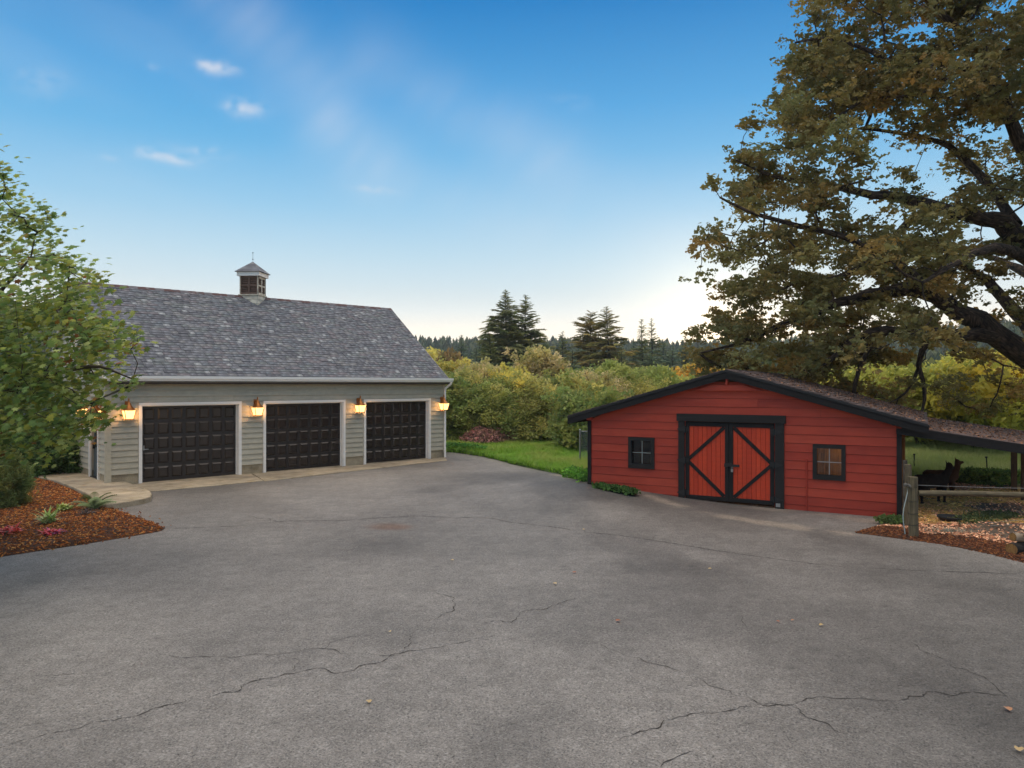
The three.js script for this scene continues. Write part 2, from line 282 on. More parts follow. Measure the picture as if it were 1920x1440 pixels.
// cracks and the tar seam: ribbons laid just over the paving
const cr = makeRng(5);
function crack(line, w, name = 'pavement_crack', mat = M.crack) {
  const pts = line.map(([a, b]) => G(a, b)), c = new THREE.CatmullRomCurve3(pts), n = Math.max(6, Math.round(c.getLength() / 0.055)), pos = [], idx = [], t = V();
  for (let i = 0; i <= n; i++) {
    const p = c.getPoint(i / n); c.getTangent(i / n, t); const nx = -t.z, nz = t.x, l = Math.hypot(nx, nz) || 1, j = name === 'pavement_crack' ? (cr() - 0.5) * 0.035 + (noise2(p.x * 7 + line.length, p.z * 7) - 0.5) * 0.12 + (noise2(p.x * 2.2, p.z * 2.2 + 5) - 0.5) * 0.09 : (cr() - 0.5) * 0.03, ww = w * 0.6 * (0.16 + 1.5 * cr() * smooth(0.15, 0.55, noise2(p.x * 3, p.z * 3 + 40))) * Math.min(1, i / 3 + 0.1, (n - i) / 3 + 0.1);
    const y = paveY(p.x, -p.z) + (fbm(p.x * 0.25, -p.z * 0.25, 3) - 0.5) * 0.05 + 0.004;
    for (const s of [-1, 1]) pos.push(p.x + nx / l * (j + s * ww / 2), y, p.z + nz / l * (j + s * ww / 2));
    if (i) { const k = i * 2; idx.push(k - 2, k, k - 1, k - 1, k, k + 1); }
  }
  const g = new THREE.BufferGeometry(); g.setAttribute('position', new THREE.Float32BufferAttribute(pos, 3)); g.setIndex(idx); g.computeVertexNormals(); mesh(name, g, mat, drive);
}
const A2 = (l) => l.map(([a, b]) => [a / 2, 900 + b / 2]), B2 = (l) => l.map(([a, b]) => [960 + a / 2, 900 + b / 2]);
crack(A2([[-60, 1015], [0, 1000], [130, 962], [230, 940], [380, 905], [470, 885], [600, 848], [680, 825], [800, 800], [880, 785], [910, 765], [1040, 742], [1200, 715], [1300, 715], [1440, 680], [1510, 650], [1700, 610], [1880, 575]]), 0.020);
crack(A2([[80, 745], [240, 738], [420, 715], [570, 655], [640, 655], [820, 660], [1060, 650], [1200, 632], [1300, 645], [1440, 655], [1500, 650]]), 0.014);
crack(A2([[1480, 690], [1540, 715], [1590, 740]]), 0.014);
crack(A2([[1510, 650], [1530, 610], [1555, 570], [1600, 535], [1680, 500], [1710, 480], [1690, 440], [1610, 420]]), 0.018);
crack(A2([[1060, 650], [1100, 690], [1080, 715]]), 0.01); crack(A2([[1200, 632], [1270, 600], [1400, 575]]), 0.01);
crack(A2([[860, 120], [980, 145], [1060, 158]]), 0.02); crack(A2([[1260, 295], [1310, 265], [1370, 240]]), 0.016);
crack([...A2([[1800, 535], [1860, 525], [1920, 530]]), ...B2([[40, 490], [90, 485], [170, 465], [240, 440]])], 0.018);
crack(B2([[100, 545], [230, 575], [340, 625], [430, 655], [530, 680], [620, 715], [710, 755], [790, 790], [860, 820], [920, 845], [1020, 850], [1070, 870], [1140, 900], [1220, 935], [1310, 970], [1400, 1000], [1480, 1025], [1560, 1075]]), 0.015);
crack(B2([[350, 990], [470, 955], [560, 930], [640, 895], [730, 875], [860, 865], [960, 845], [1050, 848], [1100, 828], [1150, 820], [1300, 818], [1440, 822], [1520, 812], [1560, 795], [1640, 798], [1760, 795], [1870, 808]]), 0.02);
crack(B2([[1490, 600], [1540, 640], [1620, 680], [1700, 715], [1780, 755], [1870, 825]]), 0.013); crack(B2([[550, 1080], [620, 1050], [700, 1020]]), 0.016); crack(B2([[520, 220], [560, 205], [600, 195]]), 0.012);
crack(B2([[840, 500], [880, 560], [910, 600]]), 0.008);
crack([...A2([[620, 182], [800, 175], [900, 170], [960, 165], [1060, 155], [1200, 152], [1300, 150], [1450, 140], [1560, 135], [1700, 142], [1830, 145]]), ...B2([[0, 160], [160, 178], [270, 195], [430, 212], [600, 238], [760, 265], [900, 285], [1080, 308], [1200, 322], [1500, 340], [1920, 356], [2100, 365]])], 0.05, 'tar_seam', M.seam);

// beds and lawns that lie on the paving
const bed = [[65, 893], [110, 905], [150, 921], [172, 936], [166, 942], [197, 949], [250, 967], [309, 990], [300, 995], [250, 1004], [150, 1021], [0, 1043], [-200, 1072]].map(([a, b]) => xy(G(a, b))).concat([[-24, 13], [-24, 34], [-18.5, 28.5], [-12.3, 21.2]]);
const bedSd = sdf(bed), bedY = (x, d) => clamp(bedSd(x, d) * 0.3, -0.08, 0.07) + (fbm(x * 0.9, d * 0.9, 3) - 0.45) * 0.22 * smooth(0.1, 1.4, bedSd(x, d));
field('mulch_bed', -24.5, -7, 10, 34.5, 0.12, bedY, (x, d) => { const n = fbm(x * 3, d * 3, 3); return [0.09 * (0.5 + n), 0.035 * (0.5 + n), 0.013 * (0.5 + n)]; }, M.soil, 'orange brown bark mulch bed beside the driveway');
const lawnLine = [[838, 848], [870, 851], [900, 856], [930, 862], [960, 870], [1000, 879], [1040, 889], [1075, 899], [1102, 909]].map(([a, b]) => xy(G(a, b)));
const lawn = lawnLine.concat([[2.15, 19.85], [6.2, 26.5], [24, 30], [24, 48], [-14, 48], [-9, 36.5], [-2.95, 30.4]]);
const lawnSd = sdf(lawn), lawnY = (x, d) => clamp(lawnSd(x, d) * 0.3, -0.08, 0.05) + paveY(x, d) + (fbm(x * 0.5, d * 0.5, 3) - 0.5) * 0.12 * smooth(0, 1, lawnSd(x, d)) - 9 * smooth(42, 92, d);
field('grass_verge', -14.5, 24.5, 18, 48.5, 0.25, lawnY, (x, d) => { const n = fbm(x * 1.4, d * 1.4, 3); return [0.05 * (0.5 + n), 0.09 * (0.5 + n), 0.018 * (0.5 + n)]; }, M.soil, 'bright green grass verge between garage and barn');
const penLine = [[1600, 999], [1630, 1003], [1690, 1012], [1760, 1022], [1840, 1038], [1920, 1058], [2100, 1100]].map(([a, b]) => xy(G(a, b)));
const pen = penLine.concat([[28, 12], [46, 20], [46, 48], [10, 48], [12.2, 22.1], [8.75, 16.0], [...xy(G(1670, 984))], [...xy(G(1640, 988))]]);
const penSd = sdf(pen), penY = (x, d) => clamp(penSd(x, d) * 0.3, -0.08, 0.05) + (fbm(x * 0.8, d * 0.8 + 7, 3) - 0.45) * 0.14 * smooth(0.1, 1.2, penSd(x, d));
const inMeadow = (x, d) => smooth(21.5, 23, d + (fbm(x * 0.6, d * 0.6, 2) - 0.5) * 2);
const barkStrip = (x, d) => smooth(1.15, 0.55, segDist(x, d, penLine.slice(1)) + (fbm(x * 1.5, d * 1.5, 2) - 0.5) * 0.6);
const strawAt = (x, d) => smooth(0.42, 0.55, fbm(x * 0.7 + 12, d * 1.0 + 3, 4)) * smooth(14.6, 15.8, d) * (1 - smooth(20, 22, d));
field('animal_pen', 6, 46.5, 8, 48.5, 0.2, penY, (x, d) => {
  const n = fbm(x * 2.2, d * 2.2, 3), k = 0.6 + 0.8 * n, m = inMeadow(x, d), s = barkStrip(x, d), w = strawAt(x, d);
  let c = [0.19 * k, 0.14 * k, 0.095 * k]; c = c.map((v, i) => lerp(v, [0.36, 0.25, 0.11][i] * k, w)); c = c.map((v, i) => lerp(v, [0.09, 0.035, 0.014][i] * k, s)); return c.map((v, i) => lerp(v, [0.36, 0.42, 0.15][i] * k, m));
}, M.soil, 'straw and leaf covered pen ground beside the red barn');

// concrete
function slab(name, px, y0, y1, mat, label, bevel = 0.015) {
  const sh = new THREE.Shape(px.map(([a, b]) => { const g = G(a, b, y1); return new THREE.Vector2(g.x, -g.z); }));
  const g = new THREE.ExtrudeGeometry(sh, { depth: y1 - y0 - bevel, bevelEnabled: true, bevelThickness: bevel, bevelSize: bevel, bevelOffset: -bevel, bevelSegments: 2 });
  g.rotateX(-Math.PI / 2).translate(0, y0, 0);
  return tag(mesh(name, g, mat, scene), label, null, null, 'structure');
}
slab('concrete_apron', [[232, 911], [262, 906], [440, 889.5], [470, 887], [493, 900.5], [440, 906], [278, 921]], -0.1, 0.035, M.concrete, 'pale concrete apron strip before the garage doors');
slab('concrete_apron', [[472.5, 887], [681, 871], [835, 857.5], [838, 862.5], [681, 880], [496, 901]], -0.1, 0.035, M.concrete, 'pale concrete apron strip before the garage doors, far section');
slab('concrete_walkway', [[60, 891], [160, 881], [205, 893], [243, 905], [272, 915.5], [281, 920], [285.5, 926], [283, 931], [270, 935], [240, 940], [200, 945.5], [180, 943], [166, 936], [171, 931], [163, 925], [140, 914], [105, 901], [95, 898]], -0.15, 0.13, M.concrete, 'raised concrete walkway leading to the garage side door', 0.025);
// ---------------------------------------------------------------- garage
// shingles on a slope: group axes x along the eave, y up the slope, z out of the roof
function shingles(roof, len, slope, expo, mats, seed, avg = 0.27, most = 300) {
  const name = 'shingle';
  const r = makeRng(seed), unit = bx(1, 1, 1), all = []; roof.updateWorldMatrix(true, false);
  const rows = Math.ceil(slope / expo), rare = mats.length > 6 ? 5 : -1;
  for (let j = 0; j < rows; j++) {
    let x = -r() * 0.2;
    while (x < len) {
      const pale = rare > 0 && r() < 0.04, w = pale ? 0.15 + 0.08 * r() : avg * (0.55 + 0.9 * r()), a = Math.max(0, x), b = Math.min(len, x + w - 0.006), h = Math.min(expo + 0.05, slope - j * expo + 0.02);
      let k = Math.floor(r() * mats.length); if (k === rare) k = 0; if (pale) k = rare;
      if (b - a > 0.03) {
        const th = 0.020 + r() * 0.016, m = new THREE.Matrix4().compose(V((a + b) / 2, j * expo + h / 2 + (r() - 0.5) * 0.012, 0.016 + th * 0.3), _q.setFromEuler(_e.set(-0.075, 0, 0)), V(b - a, h, th));
        const w0 = V().setFromMatrixPosition(m).applyMatrix4(roof.matrixWorld); all.push({ m, k, dist: w0.distanceTo(camera.position) });
      }
      x += w;
    }
  }
  all.sort((a, b) => a.dist - b.dist);
  all.slice(0, most).forEach((e) => { const s = mesh(name, unit, mats[e.k], roof); s.applyMatrix4(e.m); });
  const rest = all.slice(most);
  mats.forEach((mt, k) => { const list = rest.filter((e) => e.k === k); if (list.length) tag(instanced(name + '_courses', unit, mt, list, roof), null, null, null, 'stuff'); });
}
const GW = 12.42, GD = 8.4, EAVE = 3.2, RIDGE = 6.34, EX = 0.1148;   // wall length, depth, plate height, ridge height, (unused lap share)
const garage = thing('garage', 'grey clapboard three-door garage with shingled roof and cupola', 'garage', [gCorner.x, 0, -gCorner.d], GA);
{
  const dx = [[263, 447.5], [495.5, 643], [683.5, 803.5]].map(([a, b]) => [garageX(a) + 0.05, garageX(b) - 0.02]), DH = 2.37, fnd = 0.34, expo = 0.178;
  const plan = { wall: grp('front_wall', garage), gable: grp('gable_wall', garage) };
  // sheathing behind the boards, with openings left for the doors
  const core = []; let x = 0;
  for (const [a, b] of dx) { core.push(bx(a - 0.02 - x, EAVE, 0.16, (x + a - 0.02) / 2, EAVE / 2, -0.085)); core.push(bx(b - a + 0.04, EAVE - DH - 0.02, 0.16, (a + b) / 2, (EAVE + DH + 0.02) / 2, -0.085)); x = b + 0.02; }
  core.push(bx(GW - x, EAVE, 0.16, (x + GW) / 2, EAVE / 2, -0.085));
  core.push(bx(0.16, EAVE, GD - 0.2, GW - 0.085, EAVE / 2, -GD / 2 - 0.07), bx(GW, EAVE, 0.16, GW / 2, EAVE / 2, -GD + 0.08));
  mesh('wall_sheathing', merge(core), M.sidingDark, garage);
  // clapboards: above the doors in one length, between them in piers
  const piers = []; x = 0.0; for (const [a, b] of dx) { piers.push([x, a - 0.105]); x = b + 0.105; } piers.push([x, GW - 0.0]);
  let odd = 0;
  for (let y = fnd; y < EAVE - 0.02; y += expo) {
    const y1 = Math.min(y + expo + 0.012, EAVE), runs = y + 0.02 < DH + 0.1 ? piers : [[0, GW]];
    for (const [a, b] of runs) {
      if (y < DH + 0.1 && y1 > DH + 0.1 && runs === piers) { /* the board notched at the head trim */ }
      const cut = b - a > 5 ? [a, a + 3.7 + (odd % 3) * 1.1, b] : [a, b];
      for (let k = 1; k < cut.length; k++) mesh('siding_board', lap(cut[k - 1] + 0.001, cut[k] - 0.001, cut[k - 1] + 0.001, cut[k] - 0.001, y, y1, 0.040, 0.003), odd % 2 ? M.siding : M.sidingB, plan.wall);
      odd++;
    }
  }
  for (const [a, b] of piers) mesh('foundation_block', bx(b - a - 0.002, fnd + 0.05, 0.09, (a + b) / 2, fnd / 2 - 0.03, -0.047), M.foundation, garage);
  mesh('corner_board', bx(0.11, EAVE - 0.05, 0.05, 0.035, EAVE / 2 + 0.02, 0.028), M.siding, garage);
  mesh('corner_board', bx(0.05, EAVE - 0.05, 0.11, -0.046, EAVE / 2 + 0.02, -0.002), M.siding, garage);
  mesh('corner_board', bx(0.11, EAVE - 0.25, 0.05, GW - 0.035, EAVE / 2 + 0.1, 0.028), M.siding, garage);
  mesh('corner_board', bx(0.032, EAVE - 0.25, 0.16, GW + 0.018, EAVE / 2 + 0.1, -0.06), M.sidingDark, garage);
  // overhead doors
  for (let n = 0; n < 3; n++) {
    const [a, b] = dx[n], w = b - a, door = mesh('garage_door', bx(w - 0.012, DH - 0.03, 0.05, (a + b) / 2, DH / 2 + 0.005, -0.165), M.door, garage);
    const cols = 7, rows = 5, cw = (w - 0.06) / cols, ch = (DH - 0.12) / rows, pw = cw - 0.10, ph = ch - 0.11;
    for (let i = 0; i < cols; i++) for (let j = 0; j < rows; j++) {
      const cx = a + 0.03 + cw * (i + 0.5), cy = 0.085 + ch * (j + 0.5), e = 0.042, q = 0.032, z0 = -0.1395;
      mesh('panel', hexa([V(cx - pw / 2 + e, cy - ph / 2 + e, z0 + q), V(cx + pw / 2 - e, cy - ph / 2 + e, z0 + q), V(cx - pw / 2 + e, cy + ph / 2 - e, z0 + q), V(cx + pw / 2 - e, cy + ph / 2 - e, z0 + q), V(cx - pw / 2, cy - ph / 2, z0), V(cx + pw / 2, cy - ph / 2, z0), V(cx - pw / 2, cy + ph / 2, z0), V(cx + pw / 2, cy + ph / 2, z0)]), M.panel, door);
    }
    for (let j = 1; j < rows; j++) mesh('section_joint', bx(w - 0.02, 0.008, 0.004, (a + b) / 2, 0.085 + ch * j, -0.139), M.darkMetal, door);
    if (n === 0) mesh('handle', merge([bx(0.03, 0.15, 0.03, a + 0.08, 1.08, -0.115), bx(0.16, 0.025, 0.02, a + 0.13, 1.04, -0.09)]), M.metal, door);
    else mesh('handle', merge([bx(0.14, 0.02, 0.02, a + 0.24, 0.14, -0.128)]), M.darkMetal, door);
    const tr = grp('door_trim', garage);
    mesh('head_trim', bx(w + 0.2, 0.085, 0.056, (a + b) / 2, DH + 0.052, 0.027), M.white, tr);
    for (const s of [-1, 1]) { mesh('side_trim', bx(0.09, DH + 0.0, 0.056, s < 0 ? a - 0.055 : b + 0.055, DH / 2 + 0.008, 0.027), M.white, tr); mesh('jamb', bx(0.03, DH + 0.002, 0.185, s < 0 ? a - 0.006 : b + 0.006, DH / 2 + 0.006, -0.092), M.white, tr); mesh('door_stop', bx(0.022, DH - 0.03, 0.03, s < 0 ? a + 0.018 : b - 0.018, DH / 2 - 0.01, -0.118), M.white, tr); }
    mesh('head_jamb', bx(w, 0.03, 0.185, (a + b) / 2, DH - 0.004, -0.092), M.white, tr);
    mesh('threshold', bx(w, 0.04, 0.2, (a + b) / 2, 0.012, -0.1), M.concrete, tr);
  }
  // left gable end, in the plane of the corner, facing -x
  const gw = plan.gable; gw.position.set(0, 0, -GD); gw.rotation.y = -Math.PI / 2;   // local x runs from the back corner to the front corner
  const rise = (RIDGE - EAVE) / (GD / 2), half = GD / 2, s0 = GD - 1.93, s1 = GD - 0.97, sideTop = 2.16;
  mesh('sheathing', (() => { const sh = new THREE.Shape([[0, 0], [s0, 0], [s0, sideTop], [s1, sideTop], [s1, 0], [GD - 0.17, 0], [GD - 0.17, EAVE], [half, RIDGE - 0.1], [0, EAVE]].map(([a, b]) => new THREE.Vector2(a, b))); return new THREE.ExtrudeGeometry(sh, { depth: 0.15, bevelEnabled: false }).translate(0, 0, -0.157); })(), M.sidingDark, gw);
  for (let y = fnd; y < RIDGE - 0.2; y += expo) {
    const y1 = y + expo + 0.012, edge = (yy) => Math.max(0, (yy - EAVE + 0.02) / rise), a0 = edge(y), a1 = edge(y1), runs = y1 < sideTop + 0.1 ? [[0, s0 - 0.1], [s1 + 0.1, GD - 0.0]] : [[0, GD]];
    for (const [a, b] of runs) { const e0 = a === 0 ? a0 : 0, e1 = a === 0 ? a1 : 0, f0 = b >= GD ? a0 : 0, f1 = b >= GD ? a1 : 0; if (b - f1 - a - e1 > 0.05) mesh('siding_board', lap(a + e0, b - f0, a + e1, b - f1, y, y1, 0.040, 0.003), odd++ % 2 ? M.siding : M.sidingB, gw); }
  }
  mesh('foundation_block', bx(s0, fnd, 0.09, s0 / 2, fnd / 2 - 0.02, -0.047), M.foundation, gw); mesh('foundation_block', bx(GD - s1 - 0.1, fnd, 0.09, (GD + s1) / 2 - 0.05, fnd / 2 - 0.02, -0.047), M.foundation, gw);
  // side door with a tall pane
  const sd = grp('side_door', garage); sd.position.copy(gw.position); sd.rotation.copy(gw.rotation);
  const sw = s1 - s0, sc = (s0 + s1) / 2;
  mesh('door_leaf', merge([bx(0.13, sideTop - 0.16, 0.045, s0 + 0.075, sideTop / 2 + 0.07, -0.09), bx(0.13, sideTop - 0.16, 0.045, s1 - 0.075, sideTop / 2 + 0.07, -0.09), bx(sw - 0.28, 0.9, 0.045, sc, 0.60, -0.09), bx(sw - 0.28, 0.14, 0.045, sc, sideTop - 0.1, -0.09)]), M.sideDoor, sd);
  mesh('pane', bx(sw - 0.3, sideTop - 1.22, 0.008, sc, 1.52, -0.09), M.glass, sd);
  for (const [cx, w] of [[s0 - 0.05, 0.1], [s1 + 0.05, 0.1]]) mesh('trim', bx(w, sideTop + 0.05, 0.056, cx, sideTop / 2 + 0.07, 0.027), M.white, sd);
  mesh('trim', bx(sw + 0.2, 0.1, 0.06, sc, sideTop + 0.1, 0.027), M.white, sd); mesh('sill', bx(sw, 0.05, 0.2, sc, 0.125, -0.06), M.darkMetal, sd); mesh('handle', bx(0.05, 0.14, 0.06, s0 + 0.1, 1.08, -0.045), M.darkMetal, sd);
  mesh('backing', bx(sw, sideTop, 0.02, sc, sideTop / 2, -0.4), M.deck, sd);
  // gable window high up, half hidden by the maple
  const win = grp('gable_window', garage); win.position.copy(gw.position); win.rotation.copy(gw.rotation);
  for (const s of [-1, 1]) { mesh('frame', bx(0.09, 1.1, 0.06, half + s * 0.5, 4.1, 0.04), M.white, win); mesh('frame', bx(1.1, 0.09, 0.064, half, 4.1 + s * 0.55, 0.04), M.white, win); }
  mesh('muntin', bx(0.04, 1.02, 0.03, half, 4.1, 0.058), M.white, win); mesh('pane', bx(0.95, 1.05, 0.008, half, 4.1, 0.052), M.glass, win); mesh('blind', bx(0.95, 1.05, 0.006, half, 4.1, 0.044), M.deck, win);

  // roof: two slopes, shingled in front
  const ov = 0.3, ang = Math.atan(rise), slope = (half + ov) / Math.cos(ang), rx0 = -0.12, rlen = GW + 0.24;
  const front = mesh('roof', bx(rlen, slope, 0.09, rlen / 2, slope / 2, -0.04), M.deck, garage);
  front.rotation.set(ang - Math.PI / 2, 0, 0); front.position.set(rx0, EAVE + 0.1 - ov * rise + 0.02, ov);
  shingles(front, rlen, slope, 0.142, M.shingles, 21);
  const back = mesh('roof', bx(rlen, slope, 0.09, rlen / 2, slope / 2, -0.04), M.shingles[0], garage);
  back.rotation.set(ang - Math.PI / 2, 0, 0); back.position.set(rx0 + rlen, EAVE + 0.1 - ov * rise + 0.02, -GD - ov); back.rotation.order = 'YXZ'; back.rotation.y = Math.PI;
  const top = EAVE + 0.12 + half * rise + 0.0, caps = grp('ridge', garage), capUnit = merge([bx(0.31, 0.17, 0.014, 0, -0.08, 0).rotateX(ang - Math.PI / 2), bx(0.31, 0.17, 0.014, 0, -0.08, 0).rotateX(ang - Math.PI / 2).rotateY(Math.PI)]);
  for (let i = 0; i < 44; i++) { const c = mesh('ridge_cap', capUnit, i % 3 ? M.ridge : M.shingles[4], caps); c.position.set(rx0 + 0.15 + i * (rlen - 0.3) / 43, top + 0.045, -half); c.rotation.z = 0.03; }
  for (const [px, s] of [[rx0 - 0.02, 1], [rx0 + rlen + 0.02, 1]]) for (const side of [-1, 1]) {
    const b = mesh('rake_board', bx(0.04, slope + 0.02, 0.2, 0, slope / 2, -0.085), M.siding, garage); b.position.set(px, EAVE + 0.1 - ov * rise + 0.02, side > 0 ? ov : -GD - ov); b.rotation.order = 'YXZ'; b.rotation.set(ang - Math.PI / 2, side > 0 ? 0 : Math.PI, 0);
  }
  mesh('soffit', bx(rlen, 0.02, ov, rlen / 2 + rx0, EAVE - 0.1, ov / 2 + 0.01), M.sidingDark, garage);
  // gutter: a k-shaped trough, and the downspout at the far corner
  const gs = new THREE.Shape([[0, 0], [0.085, 0], [0.1, 0.04], [0.125, 0.07], [0.13, 0.15], [0.115, 0.15], [0.105, 0.075], [0.085, 0.045], [0.075, 0.012], [0.012, 0.012], [0.012, 0.15], [0, 0.15]].map(([a, b]) => new THREE.Vector2(a, b)));
  mesh('gutter', new THREE.ExtrudeGeometry(gs, { depth: rlen + 0.06, bevelEnabled: false }).rotateY(-Math.PI / 2).translate(rx0 + rlen + 0.03, EAVE - 0.075, ov - 0.02).scale(1, 1, 1), M.gutter, garage).userData.label = 'white metal rain gutter along the eave';
  const dsx = GW - 0.04;
  mesh('downspout', merge([tube([V(dsx + 0.12, EAVE - 0.05, ov + 0.03), V(dsx + 0.12, EAVE - 0.14, ov + 0.03), V(dsx + 0.02, EAVE - 0.33, 0.09), V(dsx, EAVE - 0.45, 0.075), V(dsx, 0.1, 0.075), V(dsx, 0.03, 0.085)], [0.046], 8)]), M.gutter, garage);

  // cupola, set square to the yard and so askew on the ridge
  const cu = grp('cupola', garage); cu.position.set(GW / 2 - 0.1, 0, -half); cu.rotation.y = -GA - 0.066;
  const cw = 0.76, h = cw / 2, yb = 5.7, y1 = 6.52, y2 = 7.27, y3 = 7.43;
  mesh('base', bx(cw - 0.02, y1 - yb, cw - 0.02, 0, (y1 + yb) / 2, 0), M.cream, cu);
  for (let s = 0; s < 4; s++) for (let k = 0; k < 5; k++) { const g = lap(-h + 0.0, h - 0.0, -h, h, yb + k * 0.164, yb + k * 0.164 + 0.17, 0.02, 0.006).translate(0, 0, h - 0.01).rotateY(s * Math.PI / 2); mesh('siding_board', g, M.cream, cu); }
  mesh('base_cap', bx(cw + 0.07, 0.035, cw + 0.07, 0, y1 + 0.015, 0), M.cream, cu);
  mesh('louver_box', bx(cw - 0.1, y2 - y1, cw - 0.1, 0, (y1 + y2) / 2, 0), M.louver, cu);
  for (let s = 0; s < 4; s++) {
    const tone = s % 2 ? M.cream : M.louver, f = (g) => g.rotateY(s * Math.PI / 2);
    for (const c of [-1, 0, 1]) mesh('stile', f(bx(0.075, y2 - y1 - 0.03, 0.03, c * (h - 0.045), (y1 + y2) / 2 + 0.02, h - 0.028)), tone, cu);
    for (const c of [0, 1, 2]) mesh('rail', f(bx(cw - 0.1, 0.06, 0.026, 0, y1 + 0.07 + c * (y2 - y1 - 0.12) / 2, h - 0.029)), tone, cu);
    for (const c of [-1, 1]) for (let k = 0; k < 9; k++) mesh('louver_slat', f(bx(0.25, 0.05, 0.008, 0, 0, 0).rotateX(0.7).translate(c * 0.17, y1 + 0.09 + k * 0.073, h - 0.04)), M.louver, cu);
  }
  mesh('fascia', bx(cw + 0.14, y3 - y2, cw + 0.14, 0, (y2 + y3) / 2, 0), M.white, cu);
  for (let s = 0; s < 4; s++) for (let k = 0; k < 4; k++) {   // hipped roof in four courses
    const a = (h + 0.13) * (1 - k / 4), b = (h + 0.13) * (1 - (k + 1) / 4) + 0.01, ya = y3 + k * 0.113, yb2 = y3 + (k + 1) * 0.113;
    mesh('cupola_shingle', hexa([V(-a, ya, a + 0.012), V(a, ya, a + 0.012), V(-b, yb2, b), V(b, yb2, b), V(-a, ya - 0.012, a - 0.06), V(a, ya - 0.012, a - 0.06), V(-b, yb2 - 0.02, b - 0.03), V(b, yb2 - 0.02, b - 0.03)]).rotateY(s * Math.PI / 2), M.shingles[(s + k) % 5], cu);
  }
  mesh('finial', merge([tube([V(0, y3 + 0.42, 0), V(0, y3 + 0.8, 0)], [0.005], 6), new THREE.SphereGeometry(0.025, 8, 6).translate(0, y3 + 0.55, 0), new THREE.SphereGeometry(0.025, 8, 6).translate(0, y3 + 0.81, 0)]), M.darkMetal, cu);
}

// ---------------------------------------------------------------- wall lanterns (lit)
function lantern(label, x, z, turn, power = 0.5) {
  const o = thing('wall_lantern', label, 'lantern', [x, 0, z], turn, 'lit wall lanterns on the garage');
  const y = 2.0, zc = 0.2, a = 0.155, b = 0.105, hh = 0.25;
  mesh('back_plate', bx(0.13, 0.2, 0.03, 0, y + 0.42, 0.04), M.copper, o);
  mesh('scroll_arm', tube([V(0, y + 0.36, 0.05), V(0, y + 0.4, 0.13), V(0, y + 0.5, 0.2), V(0, y + 0.56, 0.215), V(0, y + 0.57, 0.18), V(0, y + 0.53, 0.165)], [0.014], 6), M.copper, o);
  const prof = [[0.19, 0.245], [0.195, 0.255], [0.17, 0.28], [0.12, 0.33], [0.075, 0.39], [0.06, 0.44], [0.045, 0.47], [0.02, 0.5], [0.012, 0.56], [0.025, 0.575], [0.012, 0.6], [0, 0.62]].map(([r, h]) => new THREE.Vector2(r, h));
  mesh('hood', new THREE.LatheGeometry(prof, 8, Math.PI / 8).translate(0, y, zc), M.copper, o);
  const bars = [], panes = [];
  for (let s = 0; s < 4; s++) {
    const c = Math.cos(s * Math.PI / 2 + Math.PI / 4) * Math.SQRT2, e = Math.sin(s * Math.PI / 2 + Math.PI / 4) * Math.SQRT2;
    bars.push(tube([V(c * b, y, zc + e * b), V(c * a, y + hh, zc + e * a)], [0.011], 5));
    panes.push(hexa([V(-b, y, b), V(b, y, b), V(-a, y + hh, a), V(a, y + hh, a), V(-b, y, b - 0.004), V(b, y, b - 0.004), V(-a, y + hh, a - 0.004), V(a, y + hh, a - 0.004)]).rotateY(s * Math.PI / 2).translate(0, 0, zc));
  }
  for (const g of panes) mesh('lantern_glass', g, M.glow, o);
  for (const g of bars) mesh('corner_bar', g, M.copper, o);
  mesh('base_ring', bx(2 * b + 0.04, 0.02, 2 * b + 0.04, 0, y - 0.012, zc), M.copper, o);
  mesh('light_bulb', new THREE.SphereGeometry(0.045, 12, 8).scale(1, 1.5, 1).translate(0, y + 0.13, zc), M.hot, o);
  const l = new THREE.PointLight(new THREE.Color().setRGB(1, 0.5, 0.16), power); l.name = 'lantern_lamp'; l.position.set(0, y + 0.13, zc); l.shadow.radius = 2.2; l.castShadow = true; o.add(l);
}
const onFront = (px, out = 0) => { const t = garageX(px) ; return [gCorner.x + gDir.x * t, -(gCorner.d + gDir.d * t)]; };
[[238, 'lit copper wall lantern at the garage corner under maple leaves'], [478.5, 'lit copper wall lantern between the first and second garage doors from the walkway'], [670.5, 'lit copper wall lantern between the two garage doors nearest the downspout'], [827, 'lit copper wall lantern beside the white downspout at garage far end']].forEach(([px, l]) => { const [x, z] = onFront(px); lantern(l, x, z, GA); });
[[0.62, 'lit copper wall lantern beside the side door, nearer the corner, behind leaves'], [2.35, 'lit copper wall lantern left of the side door, deep in leaves']].forEach(([s, l]) => lantern(l, gCorner.x - gDir.d * s, -(gCorner.d + gDir.x * s), GA - Math.PI / 2, 0.5));
